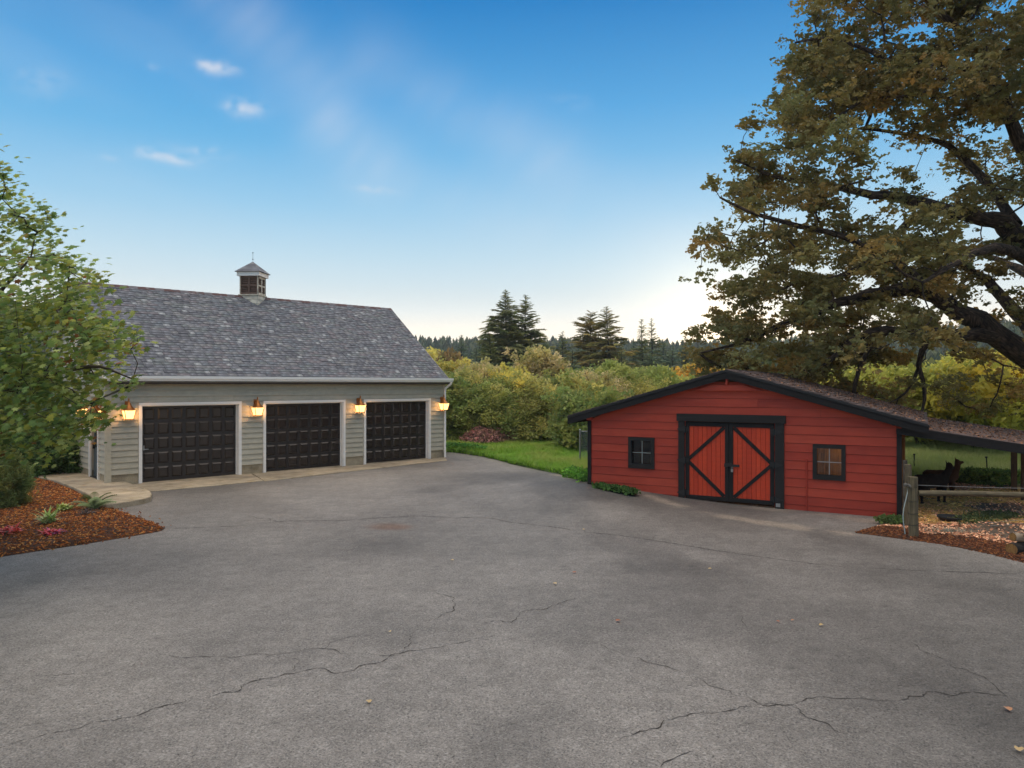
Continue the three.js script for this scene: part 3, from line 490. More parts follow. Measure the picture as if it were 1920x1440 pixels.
// ---------------------------------------------------------------- red barn
const BW = 7.55, BD = 7.0, BR = 3.36, BP = 0.287, BC = BW / 2;       // width, depth, ridge top, pitch, ridge place
const barn = thing('red_barn', 'dark red board barn with black trim, double doors and open lean-to', 'barn', [bCorner.x, 0, -bCorner.d], -BA);
{
  const roofTop = (x) => BR - BP * Math.abs(x - BC), wallTop = (x) => roofTop(x) - 0.17;
  const wy = (px, py) => { const t = barnX(px), d = bCorner.d + bDir.d * t; return EYE - (py - 722) / F * d; };
  const wins = [[1179.3, 819, 1227.9, 876.5], [1524.2, 833, 1585.8, 898]].map(([a, t, b, u]) => ({ x0: barnX(a), x1: barnX(b), y1: wy(a, t), y0: wy(a, u) }));
  wins[1].y1 = wy(1524.2, 832.5); const D0 = barnX(1285.5), D1 = barnX(1453), DT = 2.06, DB = 0.06;
  const holes = [...wins, { x0: D0, x1: D1, y0: 0, y1: DT }];
  const front = grp('front_wall', barn);
  // frame wall behind the boards
  const sh = new THREE.Shape([[0.02, 0], [BW - 0.02, 0], [BW - 0.02, wallTop(BW)], [BC, wallTop(BC)], [0.02, wallTop(0)]].map(([a, b]) => new THREE.Vector2(a, b)));
  for (const h of holes) sh.holes.push(new THREE.Path([[h.x0, Math.max(0.01, h.y0)], [h.x0, h.y1], [h.x1, h.y1], [h.x1, Math.max(0.01, h.y0)]].map(([a, b]) => new THREE.Vector2(a, b))));
  mesh('wall_frame', new THREE.ExtrudeGeometry(sh, { depth: 0.12, bevelEnabled: false }).translate(0, 0, -0.125), M.brownWood, barn);
  const r = makeRng(9); let n = 0;
  for (let y = -0.08; y < 3.2; y += 0.211) {
    const y1 = y + 0.204, a0 = y > wallTop(0) ? (y - wallTop(0)) / BP : 0, a1 = y1 > wallTop(0) ? (y1 - wallTop(0)) / BP : 0;
    if (BC - a1 < 0.05) continue;
    let runs = [[0, BW]];
    for (const h of holes) if (y1 > h.y0 + 0.012 && y < h.y1 - 0.012) runs = runs.flatMap(([a, b]) => (h.x0 > a && h.x1 < b ? [[a, h.x0 + 0.01], [h.x1 - 0.01, b]] : [[a, b]]));
    runs = runs.flatMap(([a, b]) => { if (b - a < 3 || a1 > 2.2) return [[a, b]]; const c = a + 1.2 + (b - a - 2.4) * r(); return [[a, c - 0.0015], [c + 0.0015, b]]; });   // butt joints
    for (const [a, b] of runs) {
      const l = a === 0, q = b === BW;
      mesh('siding_board', lap(a + (l ? a0 : 0), b - (q ? a0 : 0), a + (l ? a1 : 0), b - (q ? a1 : 0), y, y1, 0.033 + r() * 0.004, 0.022), M.red[Math.floor(r() * 4)], front); n++;
    }
  }
  for (const x of [0.0, BW]) { mesh('corner_board', bx(0.1, wallTop(0) + 0.05, 0.05, x + (x ? 0.005 : -0.005), wallTop(0) / 2 - 0.03, 0.04), M.black, barn); mesh('corner_board', bx(0.04, wallTop(0) + 0.05, 0.12, x + (x ? 0.036 : -0.036), wallTop(0) / 2 - 0.03, -0.04), M.black, barn); mesh('rafter_tail', bx(0.14, 0.1, 0.1, x + (x ? -0.02 : 0.02), wallTop(0) - 0.03, 0.09), M.red[0], barn); }
  for (const x of [0.06, BW - 0.06]) mesh('side_wall', bx(0.1, wallTop(0.06), BD - 0.14, x, wallTop(0.06) / 2, -BD / 2 - 0.06), M.red[1], barn);
  mesh('back_wall', (() => { const s = new THREE.Shape([[0.02, 0], [BW - 0.02, 0], [BW - 0.02, wallTop(BW)], [BC, wallTop(BC)], [0.02, wallTop(0)]].map(([a, b]) => new THREE.Vector2(a, b))); return new THREE.ExtrudeGeometry(s, { depth: 0.1, bevelEnabled: false }).translate(0, 0, -BD - 0.1); })(), M.red[1], barn);
  // boxed gable head and its little bracket
  mesh('gable_board', hexa([V(BC - 0.82, 2.86, 0.13), V(BC + 0.82, 2.86, 0.13), V(BC - 0.4, 3.0, 0.13), V(BC + 0.4, 3.0, 0.13), V(BC - 0.82, 2.86, 0.03), V(BC + 0.82, 2.86, 0.03), V(BC - 0.4, 3.0, 0.03), V(BC + 0.4, 3.0, 0.03)]), M.red[2], barn);
  mesh('ridge_bracket', bx(0.05, 0.14, 0.1, BC, 3.08, 0.14), M.red[0], barn);
  // roof slopes
  const ang = Math.atan(BP), run = BC + 0.56, slope = run / Math.cos(ang), fo = 0.24, rl = BD + fo + 0.3;
  for (const s of [-1, 1]) {
    const rf = mesh('roof', bx(rl, slope, 0.05, rl / 2, slope / 2, -0.03), M.deck, barn);
    rf.rotation.order = 'YXZ'; rf.rotation.set(ang - Math.PI / 2, s > 0 ? Math.PI / 2 : -Math.PI / 2, 0);
    rf.position.set(BC + s * run, BR - BP * run, s > 0 ? fo : -BD - 0.3);
    if (s > 0) shingles(rf, rl, slope, 0.15, M.barnShingles, 31, 0.3); else shingles(rf, rl, slope, 0.15, M.barnShingles, 32, 0.3, 0);
  }
  for (const s of [-1, 1]) {   // rake boards with the drip edge above
    const c = (x, y, z) => V(BC + s * x, y, z), top = (x) => BR - BP * x;
    const hex = (x0, x1, t, b, z0, z1) => { const p = [c(x0, top(x0) - b, z1), c(x1, top(x1) - b, z1), c(x0, top(x0) - t, z1), c(x1, top(x1) - t, z1), c(x0, top(x0) - b, z0), c(x1, top(x1) - b, z0), c(x0, top(x0) - t, z0), c(x1, top(x1) - t, z0)]; return hexa(s > 0 ? p : [1, 0, 3, 2, 5, 4, 7, 6].map((i) => p[i])); };
    mesh('rake_board', hex(0.001, run + 0.02, 0.035, 0.2, fo - 0.045, fo), M.black, barn);
    mesh('drip_edge', hex(0.001, run + 0.03, -0.02, 0.032, fo - 0.03, fo + 0.018), M.darkMetal, barn);
    mesh('eave_fascia', bx(0.03, 0.13, rl - 0.05, BC + s * (run - 0.005), top(run) - 0.12, fo - rl / 2 - 0.03), M.black, barn);
  }
  // door surround
  const sr = grp('door_surround', barn), L0 = barnX(1272.5), L1 = barnX(1472);
  mesh('post', bx(D0 - L0 - 0.03, 2.08, 0.07, (L0 + D0) / 2, 1.03, 0.055), M.blackPost, sr); mesh('post', bx(L1 - D1 - 0.03, 2.08, 0.07, (L1 + D1) / 2, 1.03, 0.055), M.blackPost, sr);
  mesh('lintel', bx(L1 - L0 + 0.05, 0.19, 0.09, (L0 + L1) / 2, 2.165, 0.062), M.blackPost, sr); mesh('sill', bx(D1 - D0, 0.03, 0.14, (D0 + D1) / 2, 0.02, -0.02), M.brownWood, sr);
  mesh('post_bracket', bx(0.1, 0.09, 0.012, (L1 + D1) / 2 - 0.03, 0.09, 0.096), M.metal, sr); mesh('stop', bx(D1 - D0, 0.05, 0.05, (D0 + D1) / 2, DT - 0.03, -0.02), M.black, sr);
  // double doors
  const mid = barnX(1367.5);
  for (const s of [-1, 1]) {
    const a = s < 0 ? D0 + 0.01 : mid + 0.004, b = s < 0 ? mid - 0.004 : D1 - 0.01, w = b - a, door = grp('barn_door', barn), out = s < 0 ? a : b, st = 0.095;
    mesh('backing', bx(w, DT - DB - 0.03, 0.02, (a + b) / 2, (DT + DB) / 2 - 0.005, -0.01), M.doorRed[1], door);
    const pa = a + st, pb = b - st, pw = (pb - pa) / 8;
    for (let k = 0; k < 8; k++) mesh('plank', bx(pw - 0.007, DT - DB - 0.2, 0.022, pa + pw * (k + 0.5), (DT + DB) / 2, 0.0135 + r() * 0.002), M.doorRed[Math.floor(r() * 3)], door);
    for (const q of [a + st / 2, b - st / 2]) mesh('stile', bx(st, DT - DB - 0.02, 0.042, q, (DT + DB) / 2, 0.028), M.black, door);
    mesh('rail', bx(w - 2 * st, 0.1, 0.04, (a + b) / 2, DT - 0.065, 0.028), M.black, door); mesh('rail', bx(w - 2 * st, 0.1, 0.04, (a + b) / 2, DB + 0.065, 0.028), M.black, door);
    const inner = s < 0 ? pb - 0.02 : pa + 0.02, outer = s < 0 ? pa - 0.02 : pb + 0.02, my = (DT + DB) / 2;
    for (const v of [-1, 1]) {
      const y0 = my + v * 0.03, y1 = v > 0 ? DT - 0.13 : DB + 0.13, len = Math.hypot(inner - outer, y1 - y0), g = bx(len, 0.085, 0.022, 0, 0, 0.036);
      g.rotateZ(Math.atan2(y1 - y0, inner - outer)).translate((inner + outer) / 2, (y0 + y1) / 2, 0); mesh('brace', g, M.black, door);
    }
    for (const hy of [0.22, 1.06, 1.86]) {   // strap hinges: pointed leaf on the post, barrel on the seam
      const tip = out + s * 0.2, sh2 = new THREE.Shape([[out, hy - 0.07], [out + s * 0.03, hy - 0.07], [tip, hy - 0.012], [tip, hy + 0.012], [out + s * 0.03, hy + 0.07], [out, hy + 0.07]].map(([p, q]) => new THREE.Vector2(p, q)));
      mesh('hinge', merge([new THREE.ExtrudeGeometry(sh2, { depth: 0.012, bevelEnabled: false }).translate(0, 0, 0.092), tube([V(out, hy - 0.09, 0.1), V(out, hy + 0.09, 0.1)], [0.016], 8), bx(0.09, 0.11, 0.01, out - s * 0.05, hy, 0.056)]), M.darkMetal, door);
    }
    if (s > 0) { mesh('latch', merge([bx(0.34, 0.06, 0.03, mid + 0.09, 0.985, 0.075), bx(0.1, 0.09, 0.03, mid - 0.06, 0.985, 0.062), bx(0.16, 0.03, 0.02, mid + 0.0, 1.03, 0.07)]), M.darkMetal, door); mesh('padlock', merge([bx(0.05, 0.07, 0.03, mid + 0.085, 0.86, 0.085), tube([V(mid + 0.068, 0.89, 0.085), V(mid + 0.068, 0.945, 0.085), V(mid + 0.085, 0.962, 0.085), V(mid + 0.102, 0.945, 0.085), V(mid + 0.102, 0.89, 0.085)], [0.006], 5)]), M.metal, door); }
  }
  // windows
  wins.forEach((w, i) => {
    const o = grp('window', barn), fw = 0.09, cx = (w.x0 + w.x1) / 2, cy = (w.y0 + w.y1) / 2, W2 = w.x1 - w.x0, H2 = w.y1 - w.y0;
    o.userData.label = i ? 'barn window glowing amber from inside' : 'dark barn window left of the doors';
    for (const s of [-1, 1]) { mesh('frame', bx(fw, H2 - 2 * fw, 0.09, cx + s * (W2 / 2 - fw / 2), cy, 0.02), M.blackPost, o); mesh('frame', bx(W2, fw, 0.094, cx, cy + s * (H2 / 2 - fw / 2), 0.02), M.blackPost, o); }
    mesh('sill', bx(W2 - 2 * fw, 0.035, 0.1, cx, w.y0 + fw + 0.012, 0.0), M.black, o);
    mesh('muntin', bx(0.018, H2 - 2 * fw, 0.02, cx, cy, -0.03), M.metal, o); mesh('muntin', bx(W2 - 2 * fw, 0.018, 0.018, cx, cy, -0.03), M.metal, o);
    for (const a of [-1, 1]) for (const b of [-1, 1]) mesh('pane', bx(W2 / 2 - fw - 0.01, H2 / 2 - fw - 0.01, 0.006, cx + a * (W2 / 4 - fw / 2), cy + b * (H2 / 4 - fw / 2), -0.032), M.glass, o);
  });
  // inside: a plywood partition and stall boards seen through the lit window
  const inn = grp('interior', barn);
  for (let k = 0; k < 5; k++) mesh('plywood_sheet', bx(0.98, 2.1, 0.02, BW - 3.6 + k * 0.8, 1.05, -1.5 + (k % 2) * 0.004), M.ply, inn);
  mesh('floor', bx(BW - 0.3, 0.04, BD - 0.2, BW / 2, 0.02, -BD / 2 - 0.05), M.brownWood, inn); mesh('partition', bx(0.05, 2.2, BD - 0.5, BW - 4.2, 1.1, -BD / 2 - 0.1), M.brownWood, inn);
  // conduit up the wall
  mesh('conduit', tube([V(barnX(1513), 0.01, 0.05), V(barnX(1513), wy(1513, 861), 0.05)], [0.017], 8, true), M.red[1], barn);
  // lean-to
  const lt = grp('lean_to', barn), l0 = BW + 0.3, l1 = BW + 3.1, ly = (x) => 2.10 - 0.145 * (x - BW), z0 = 0.1, z1 = -BD - 0.2;
  mesh('roof_sheet', hexa([V(l0, ly(l0) - 0.04, z0), V(l1, ly(l1) - 0.04, z0), V(l0, ly(l0), z0), V(l1, ly(l1), z0), V(l0, ly(l0) - 0.04, z1), V(l1, ly(l1) - 0.04, z1), V(l0, ly(l0), z1), V(l1, ly(l1), z1)]), M.barnShingles[0], lt);
  for (const z of [z0 + 0.02, z1 - 0.02]) mesh('fascia', hexa([V(l0 - 0.35, ly(l0 - 0.35) - 0.2, z + 0.02), V(l1, ly(l1) - 0.2, z + 0.02), V(l0 - 0.35, ly(l0 - 0.35) - 0.02, z + 0.02), V(l1, ly(l1) + 0.005, z + 0.02), V(l0 - 0.35, ly(l0 - 0.35) - 0.2, z - 0.018), V(l1, ly(l1) - 0.2, z - 0.018), V(l0 - 0.35, ly(l0 - 0.35) - 0.02, z - 0.018), V(l1, ly(l1) + 0.005, z - 0.018)]), z > 0 ? M.black : M.cream, lt);
  for (let k = 0; k < 10; k++) { const z = z0 - 0.2 - k * 0.75; mesh('rafter', hexa([V(BW + 0.06, ly(BW) - 0.18, z), V(l1 - 0.05, ly(l1) - 0.19, z), V(BW + 0.06, ly(BW) - 0.05, z), V(l1 - 0.05, ly(l1) - 0.045, z), V(BW + 0.06, ly(BW) - 0.18, z - 0.05), V(l1 - 0.05, ly(l1) - 0.19, z - 0.05), V(BW + 0.06, ly(BW) - 0.05, z - 0.05), V(l1 - 0.05, ly(l1) - 0.045, z - 0.05)]), M.brownWood, lt); }
  mesh('beam', bx(0.1, 0.18, BD - 0.1, BW + 2.68, ly(BW + 2.68) - 0.285, -BD / 2), M.brownWood, lt);
  for (const z of [-1.35, -3.75, -6.1]) mesh('post', bx(0.14, ly(BW + 2.68) - 0.36 + 0.1, 0.14, BW + 2.68, (ly(BW + 2.68) - 0.37) / 2 - 0.05, z), M.brownWood, lt);
}
// the lamp that lights the inside of the barn
{
  const o = thing('hanging_bulb', 'bare warm bulb hanging inside the barn behind the amber window', 'light bulb', [0, 0, 0]);
  const at = V(barnX(1556) + 0.75, 1.72, -0.85).applyMatrix4(barn.matrixWorld.compose(barn.position, barn.quaternion.setFromEuler(barn.rotation), V(1, 1, 1)));
  mesh('bulb', new THREE.SphereGeometry(0.035, 10, 8).translate(at.x, at.y, at.z), M.hot, o); mesh('flex', tube([V(at.x, at.y + 0.03, at.z), V(at.x, at.y + 0.42, at.z)], [0.005], 5), M.darkMetal, o);
  const l = new THREE.PointLight(new THREE.Color().setRGB(1, 0.55, 0.2), 1.7); l.name = 'bulb_lamp'; l.position.copy(at); l.shadow.radius = 1.5; l.castShadow = true; o.add(l);
}
// ---------------------------------------------------------------- plant builders
function leafSpray(n, len, wid, spread, seed, flat = 0.6) {   // n folded leaves scattered in a small ball
  const r = makeRng(seed), pos = [], nor = [], M4 = new THREE.Matrix4(), p = V();
  for (let i = 0; i < n; i++) {
    const q = V(gauss(r) * spread, gauss(r) * spread * flat, gauss(r) * spread), l = len * (0.7 + 0.6 * r()), w = wid * (0.7 + 0.6 * r());
    M4.compose(q, _q.setFromEuler(_e.set((r() - 0.5) * 2.2, r() * 6.28, (r() - 0.5) * 2.2)), V(1, 1, 1));
    const c = [V(0, 0, -l / 2), V(w / 2, w * 0.16, -l * 0.05), V(0, 0, l / 2), V(-w / 2, w * 0.16, 0.02 * l)].map((v) => v.applyMatrix4(M4));
    for (const k of [0, 1, 2, 0, 2, 3]) pos.push(c[k].x, c[k].y, c[k].z);
  }
  const g = new THREE.BufferGeometry(); g.setAttribute('position', new THREE.Float32BufferAttribute(pos, 3)); g.computeVertexNormals(); return g;
}
const mix3 = (a, b, t) => [lerp(a[0], b[0], t), lerp(a[1], b[1], t), lerp(a[2], b[2], t)];
function pick(cols, r) { const c = cols[Math.floor(r() * cols.length)], k = 1.15 + 1.4 * r(); return [c[0] * k, c[1] * k, c[2] * k]; }
// limbs: [{p: [Vector3...], r: [r0, r1]}], clumps: [{p, r}] -> wood geometry and twig ends; branches find their nearest wood
function grow(limbs, clumps, seed, twigR = 0.012, opt = {}) {
  const r = makeRng(seed), nodes = [], tubes = [], lines = [];
  for (const l of limbs) {
    const c = new THREE.CatmullRomCurve3(l.p), n = Math.max(4, Math.round(c.getLength() / (opt.step ?? 0.5))), pts = [], rad = [];
    let prev = -1;
    for (let i = 0; i <= n; i++) { const p = c.getPoint(i / n), k = lerp(l.r[0], l.r[1], Math.pow(i / n, 0.8)); p.x += (noise2(i * 0.9 + seed, 1) - 0.5) * k * 0.5; p.y += (noise2(i * 0.9, 7 + seed) - 0.5) * k * 0.5; pts.push(p); rad.push(k * (0.92 + 0.2 * noise2(i * 1.7, seed))); nodes.push({ p, parent: prev, n: 0, fix: k }); prev = nodes.length - 1; }
    tubes.push(tube(pts, rad, opt.sides ?? 9));
  }
  const near = (p) => { let b = 1e9, k = 0; for (let i = 0; i < nodes.length; i++) { const q = nodes[i].p, dx = q.x - p.x, dy = q.y - p.y, dz = q.z - p.z, d = dx * dx + dy * dy * 1.3 + dz * dz; if (d < b) { b = d; k = i; } } return [k, Math.sqrt(b)]; };
  const todo = clumps.map((c) => ({ ...c, d: near(c.p)[1] })).sort((a, b) => a.d - b.d);
  for (const c of todo) {
    const [k, d] = near(c.p), a = nodes[k].p, n = clamp(Math.round(d / 0.45), 1, 7), line = [k]; let prev = k;
    const side = V(gauss(r), gauss(r) * 0.6 + (opt.sag ?? 0.15), gauss(r)).multiplyScalar(d * 0.2);
    for (let i = 1; i <= n; i++) {
      const t = i / n, p = a.clone().lerp(c.p, t).addScaledVector(side, Math.sin(t * Math.PI)); if (i < n) p.add(V(gauss(r), gauss(r), gauss(r)).multiplyScalar(0.09 * Math.min(1, d)));
      nodes.push({ p, parent: prev, n: 0, fix: 0 }); prev = nodes.length - 1; line.push(prev);
    }
    nodes[prev].n++; lines.push(line);
  }
  for (let i = nodes.length - 1; i >= 0; i--) if (nodes[i].parent >= 0) nodes[nodes[i].parent].n += nodes[i].n;
  const rad = (q) => { const v = twigR * Math.pow(Math.max(1, q.n), 0.45); return q.fix ? Math.min(v, q.fix) : v; };
  for (const l of lines) { const pts = l.map((i) => nodes[i].p), rr = l.map((i, j) => (j ? rad(nodes[i]) : Math.min(rad(nodes[l[1]]) * 1.15, nodes[i].fix || 9))); rr[rr.length - 1] *= 0.6; tubes.push(tube(pts, rr, rr[0] > 0.05 ? 6 : 4)); }
  return merge(tubes);
}
function fill(clumps, per, r, cols, scale, flat = 0.55, droop = 0) {
  const list = [];
  for (const c of clumps) {
    const n = Math.max(1, Math.round(per * (c.k ?? 1))), tone = c.c ?? pick(cols, r);
    for (let i = 0; i < n; i++) {
      const u = V(gauss(r), gauss(r) * flat, gauss(r)).multiplyScalar(c.r); u.y -= droop * u.length();
      list.push({ m: mat4(c.p.clone().add(u), (r() - 0.5) * 1.4, r() * 6.28, (r() - 0.5) * 1.4, scale * (0.7 + 0.6 * r())), c: mix3(tone, pick(cols, r), 0.35) });
    }
  }
  return list;
}
const L = (r, g, b) => [lin(r), lin(g), lin(b)];

// ---------------------------------------------------------------- the oak behind the barn
{
  const oak = thing('oak_tree', 'huge spreading oak with olive brown leaves arching over the red barn', 'tree', [0, 0, 0]);
  const base = V(19.3, -0.1, -23.5), lm = (pts, r0, r1) => ({ p: pts.map(([a, b, d]) => P(a, b, d)), r: [r0, r1] });
  const limbs = [
    { p: [base, V(19.3, 1.6, -23.5), V(19.0, 3.0, -23.4), V(18.7, 5.0, -23.4), V(18.6, 7.6, -23.5), V(18.4, 11, -23.8), V(18.0, 14.5, -24), V(17.6, 18, -24.2)], r: [1.15, 0.22] },
    lm([[2020, 720, 23.4], [1965, 690, 23.2], [1910, 655, 23], [1850, 615, 22.8], [1790, 582, 22.6], [1755, 556, 22.4], [1715, 545, 22.4], [1660, 548, 22.6], [1590, 562, 22.8], [1520, 590, 23], [1460, 610, 23.2], [1400, 640, 23.4], [1340, 655, 23.6]], 0.47, 0.04),
    lm([[1800, 588, 22.7], [1740, 540, 22], [1690, 500, 21.6], [1640, 470, 21.2], [1570, 440, 21], [1480, 420, 21], [1400, 395, 21.2], [1350, 370, 21.2]], 0.2, 0.03),
    lm([[2010, 560, 23.5], [1950, 480, 23.2], [1905, 440, 23], [1870, 415, 22.8], [1820, 405, 22.6], [1760, 392, 22.6], [1690, 372, 22.8], [1620, 362, 23], [1540, 345, 23.4], [1450, 330, 24], [1380, 300, 24.2]], 0.42, 0.03),
    lm([[1880, 628, 22.9], [1820, 628, 22.4], [1760, 624, 22.2], [1690, 622, 22.2], [1630, 624, 22.4], [1590, 645, 22.6], [1545, 682, 22.8], [1490, 700, 23]], 0.26, 0.06),
    lm([[1640, 624, 22.4], [1625, 660, 22.6], [1606, 705, 22.8], [1600, 745, 23]], 0.12, 0.05), lm([[1745, 624, 22.2], [1722, 680, 22.9], [1732, 720, 23.2], [1733, 752, 23.4], [1724, 785, 23.4]], 0.11, 0.035), lm([[1722, 690, 23], [1700, 735, 23.2], [1665, 757, 23.2]], 0.06, 0.025),
    lm([[2000, 380, 23.6], [1930, 300, 23.4], [1890, 210, 23.2], [1868, 150, 23], [1820, 80, 23], [1760, 20, 23], [1700, -40, 23.2], [1640, -90, 23.5]], 0.25, 0.05),
    lm([[1872, 160, 23], [1800, 128, 22.4], [1740, 118, 22], [1690, 128, 21.8], [1655, 160, 21.8], [1600, 200, 22], [1550, 230, 22.2]], 0.14, 0.03), lm([[1690, 128, 21.8], [1620, 90, 21.6], [1550, 70, 21.6], [1490, 80, 21.8]], 0.1, 0.03),
    lm([[1905, 420, 23], [1840, 330, 24.5], [1770, 270, 25.5], [1690, 250, 26.2], [1600, 240, 26.8]], 0.18, 0.04), lm([[1950, 640, 23.3], [1900, 580, 25], [1840, 520, 26.5], [1760, 480, 27.5], [1660, 470, 28]], 0.28, 0.06),
    lm([[1960, 520, 23.4], [1900, 470, 21.5], [1840, 470, 20], [1780, 500, 19], [1730, 530, 18.4]], 0.22, 0.04), lm([[1740, 392, 22.6], [1690, 430, 22.4], [1640, 480, 22.4], [1570, 520, 22.4], [1500, 530, 22.6]], 0.17, 0.04),
    { p: [V(18.9, 4, -23.4), V(21, 6, -23.2), V(24, 7.5, -23), V(28, 8.5, -22.6)], r: [0.5, 0.1] }, { p: [V(18.6, 7.5, -23.5), V(21, 10, -24.5), V(24, 12.5, -25.5)], r: [0.36, 0.08] }, { p: [V(18.8, 5, -23.4), V(19.5, 7, -26.5), V(20, 8.5, -30)], r: [0.4, 0.08] },
  ];
  const r = makeRng(404), clumps = [], prof = [[1.6, 8.2], [3, 11.6], [4.5, 12.9], [6, 12.9], [8, 12.5], [10, 12.0], [12, 10.6], [14, 9.6], [16, 9.0], [18, 7.8], [20, 5.6], [22, 2.6]];
  const radius = (y) => { for (let i = 1; i < prof.length; i++) if (y <= prof[i][0]) return lerp(prof[i - 1][1], prof[i][1], (y - prof[i - 1][0]) / (prof[i][0] - prof[i - 1][0])); return 0; };
  const tones = [L(106, 100, 58), L(112, 104, 60), L(100, 98, 58), L(120, 106, 60), L(114, 98, 54), L(102, 104, 66), L(130, 104, 54), L(92, 90, 58)];
  for (let k = 0; k < 30000 && clumps.length < 1500; k++) {
    const y = 1.9 + r() * 19.5, th = r() * 6.283, R = radius(y), q = Math.pow(r(), 0.55), x = Math.cos(th), z = Math.sin(th);
    const p = V(18.7 + x * R * q, y, -23.4 + z * R * q * 0.6);
    if (y < 3.6 && q < 0.55) continue;
    if (x > 0.15 && r() < 0.78) continue;
    if (z < -0.1 && x > -0.75 && r() < 0.6) continue;                                     // thinner on the side away from the yard
    const bump = fbm(p.x * 0.6 + 9, p.y * 0.8 + p.z * 0.16, 3);
    if (bump < 0.483) continue;                                           // windows of sky
    // keep clear of the barn and lean-to, and droop no lower than the hanging twigs
    const lx = (p.x - bCorner.x) * bDir.x + (-p.z - bCorner.d) * bDir.d, ld = -(p.x - bCorner.x) * bDir.d + (-p.z - bCorner.d) * bDir.x;
    if (lx > -1 && lx < 12 && ld > -1.2 && ld < 7.9 && p.y < 3.36 - 0.287 * Math.abs(lx - 3.78) * (lx > 0 && lx < 7.6 ? 1 : 0.4) + 0.45) continue;
    const px = 960 + p.x / -p.z * F, py = 722 - (p.y - EYE) / -p.z * F;
    if (p.z > -16) continue;
    if (px > 1775 && px < 1935 && py > 480 && py < 620 && r() < 0.8) continue;                 // the open window between the two great limbs
    if (py > 560 && px > 1700 && px < 1930 && py < 690 && p.z > -25 && r() < 0.55) continue;   // the great limb shows through here
    clumps.push({ p, r: 0.34 + 0.24 * r(), k: 0.6 + 0.7 * r() });
  }
  for (const l of limbs.slice(1, 13)) { const c = new THREE.CatmullRomCurve3(l.p), n = Math.round(c.getLength() * 2.4); for (let k = 0; k < n; k++) { const t = 0.35 + 0.68 * r(), p = c.getPoint(Math.min(1, t)).add(V(gauss(r) * 0.75, gauss(r) * 0.6 + 0.1, gauss(r) * 0.75)); if (r() < 0.4) clumps.push({ p, r: 0.26 + 0.2 * r(), k: 0.5 + 0.5 * r() }); } }
  for (let k = 0; k < 140; k++) { const px = 1290 + r() * 470, py = 590 + r() * 150 * (px < 1420 ? 0.75 : 1), p = P(px, py, 23.6 + r() * 3.2); if (fbm(px * 0.018, py * 0.03, 3) < 0.47) continue; clumps.push({ p, r: 0.28 + 0.2 * r(), k: 0.6 + 0.6 * r() }); }
  mesh('trunk', grow(limbs, clumps, 11, 0.0125, { sides: 11, step: 0.45, sag: -0.2, bend: 1 }), M.oakBark, oak);
  instanced('crown', leafSpray(5, 0.17, 0.115, 0.11, 3), M.leaf, fill(clumps, 29, r, tones, 1, 0.6), oak);
}

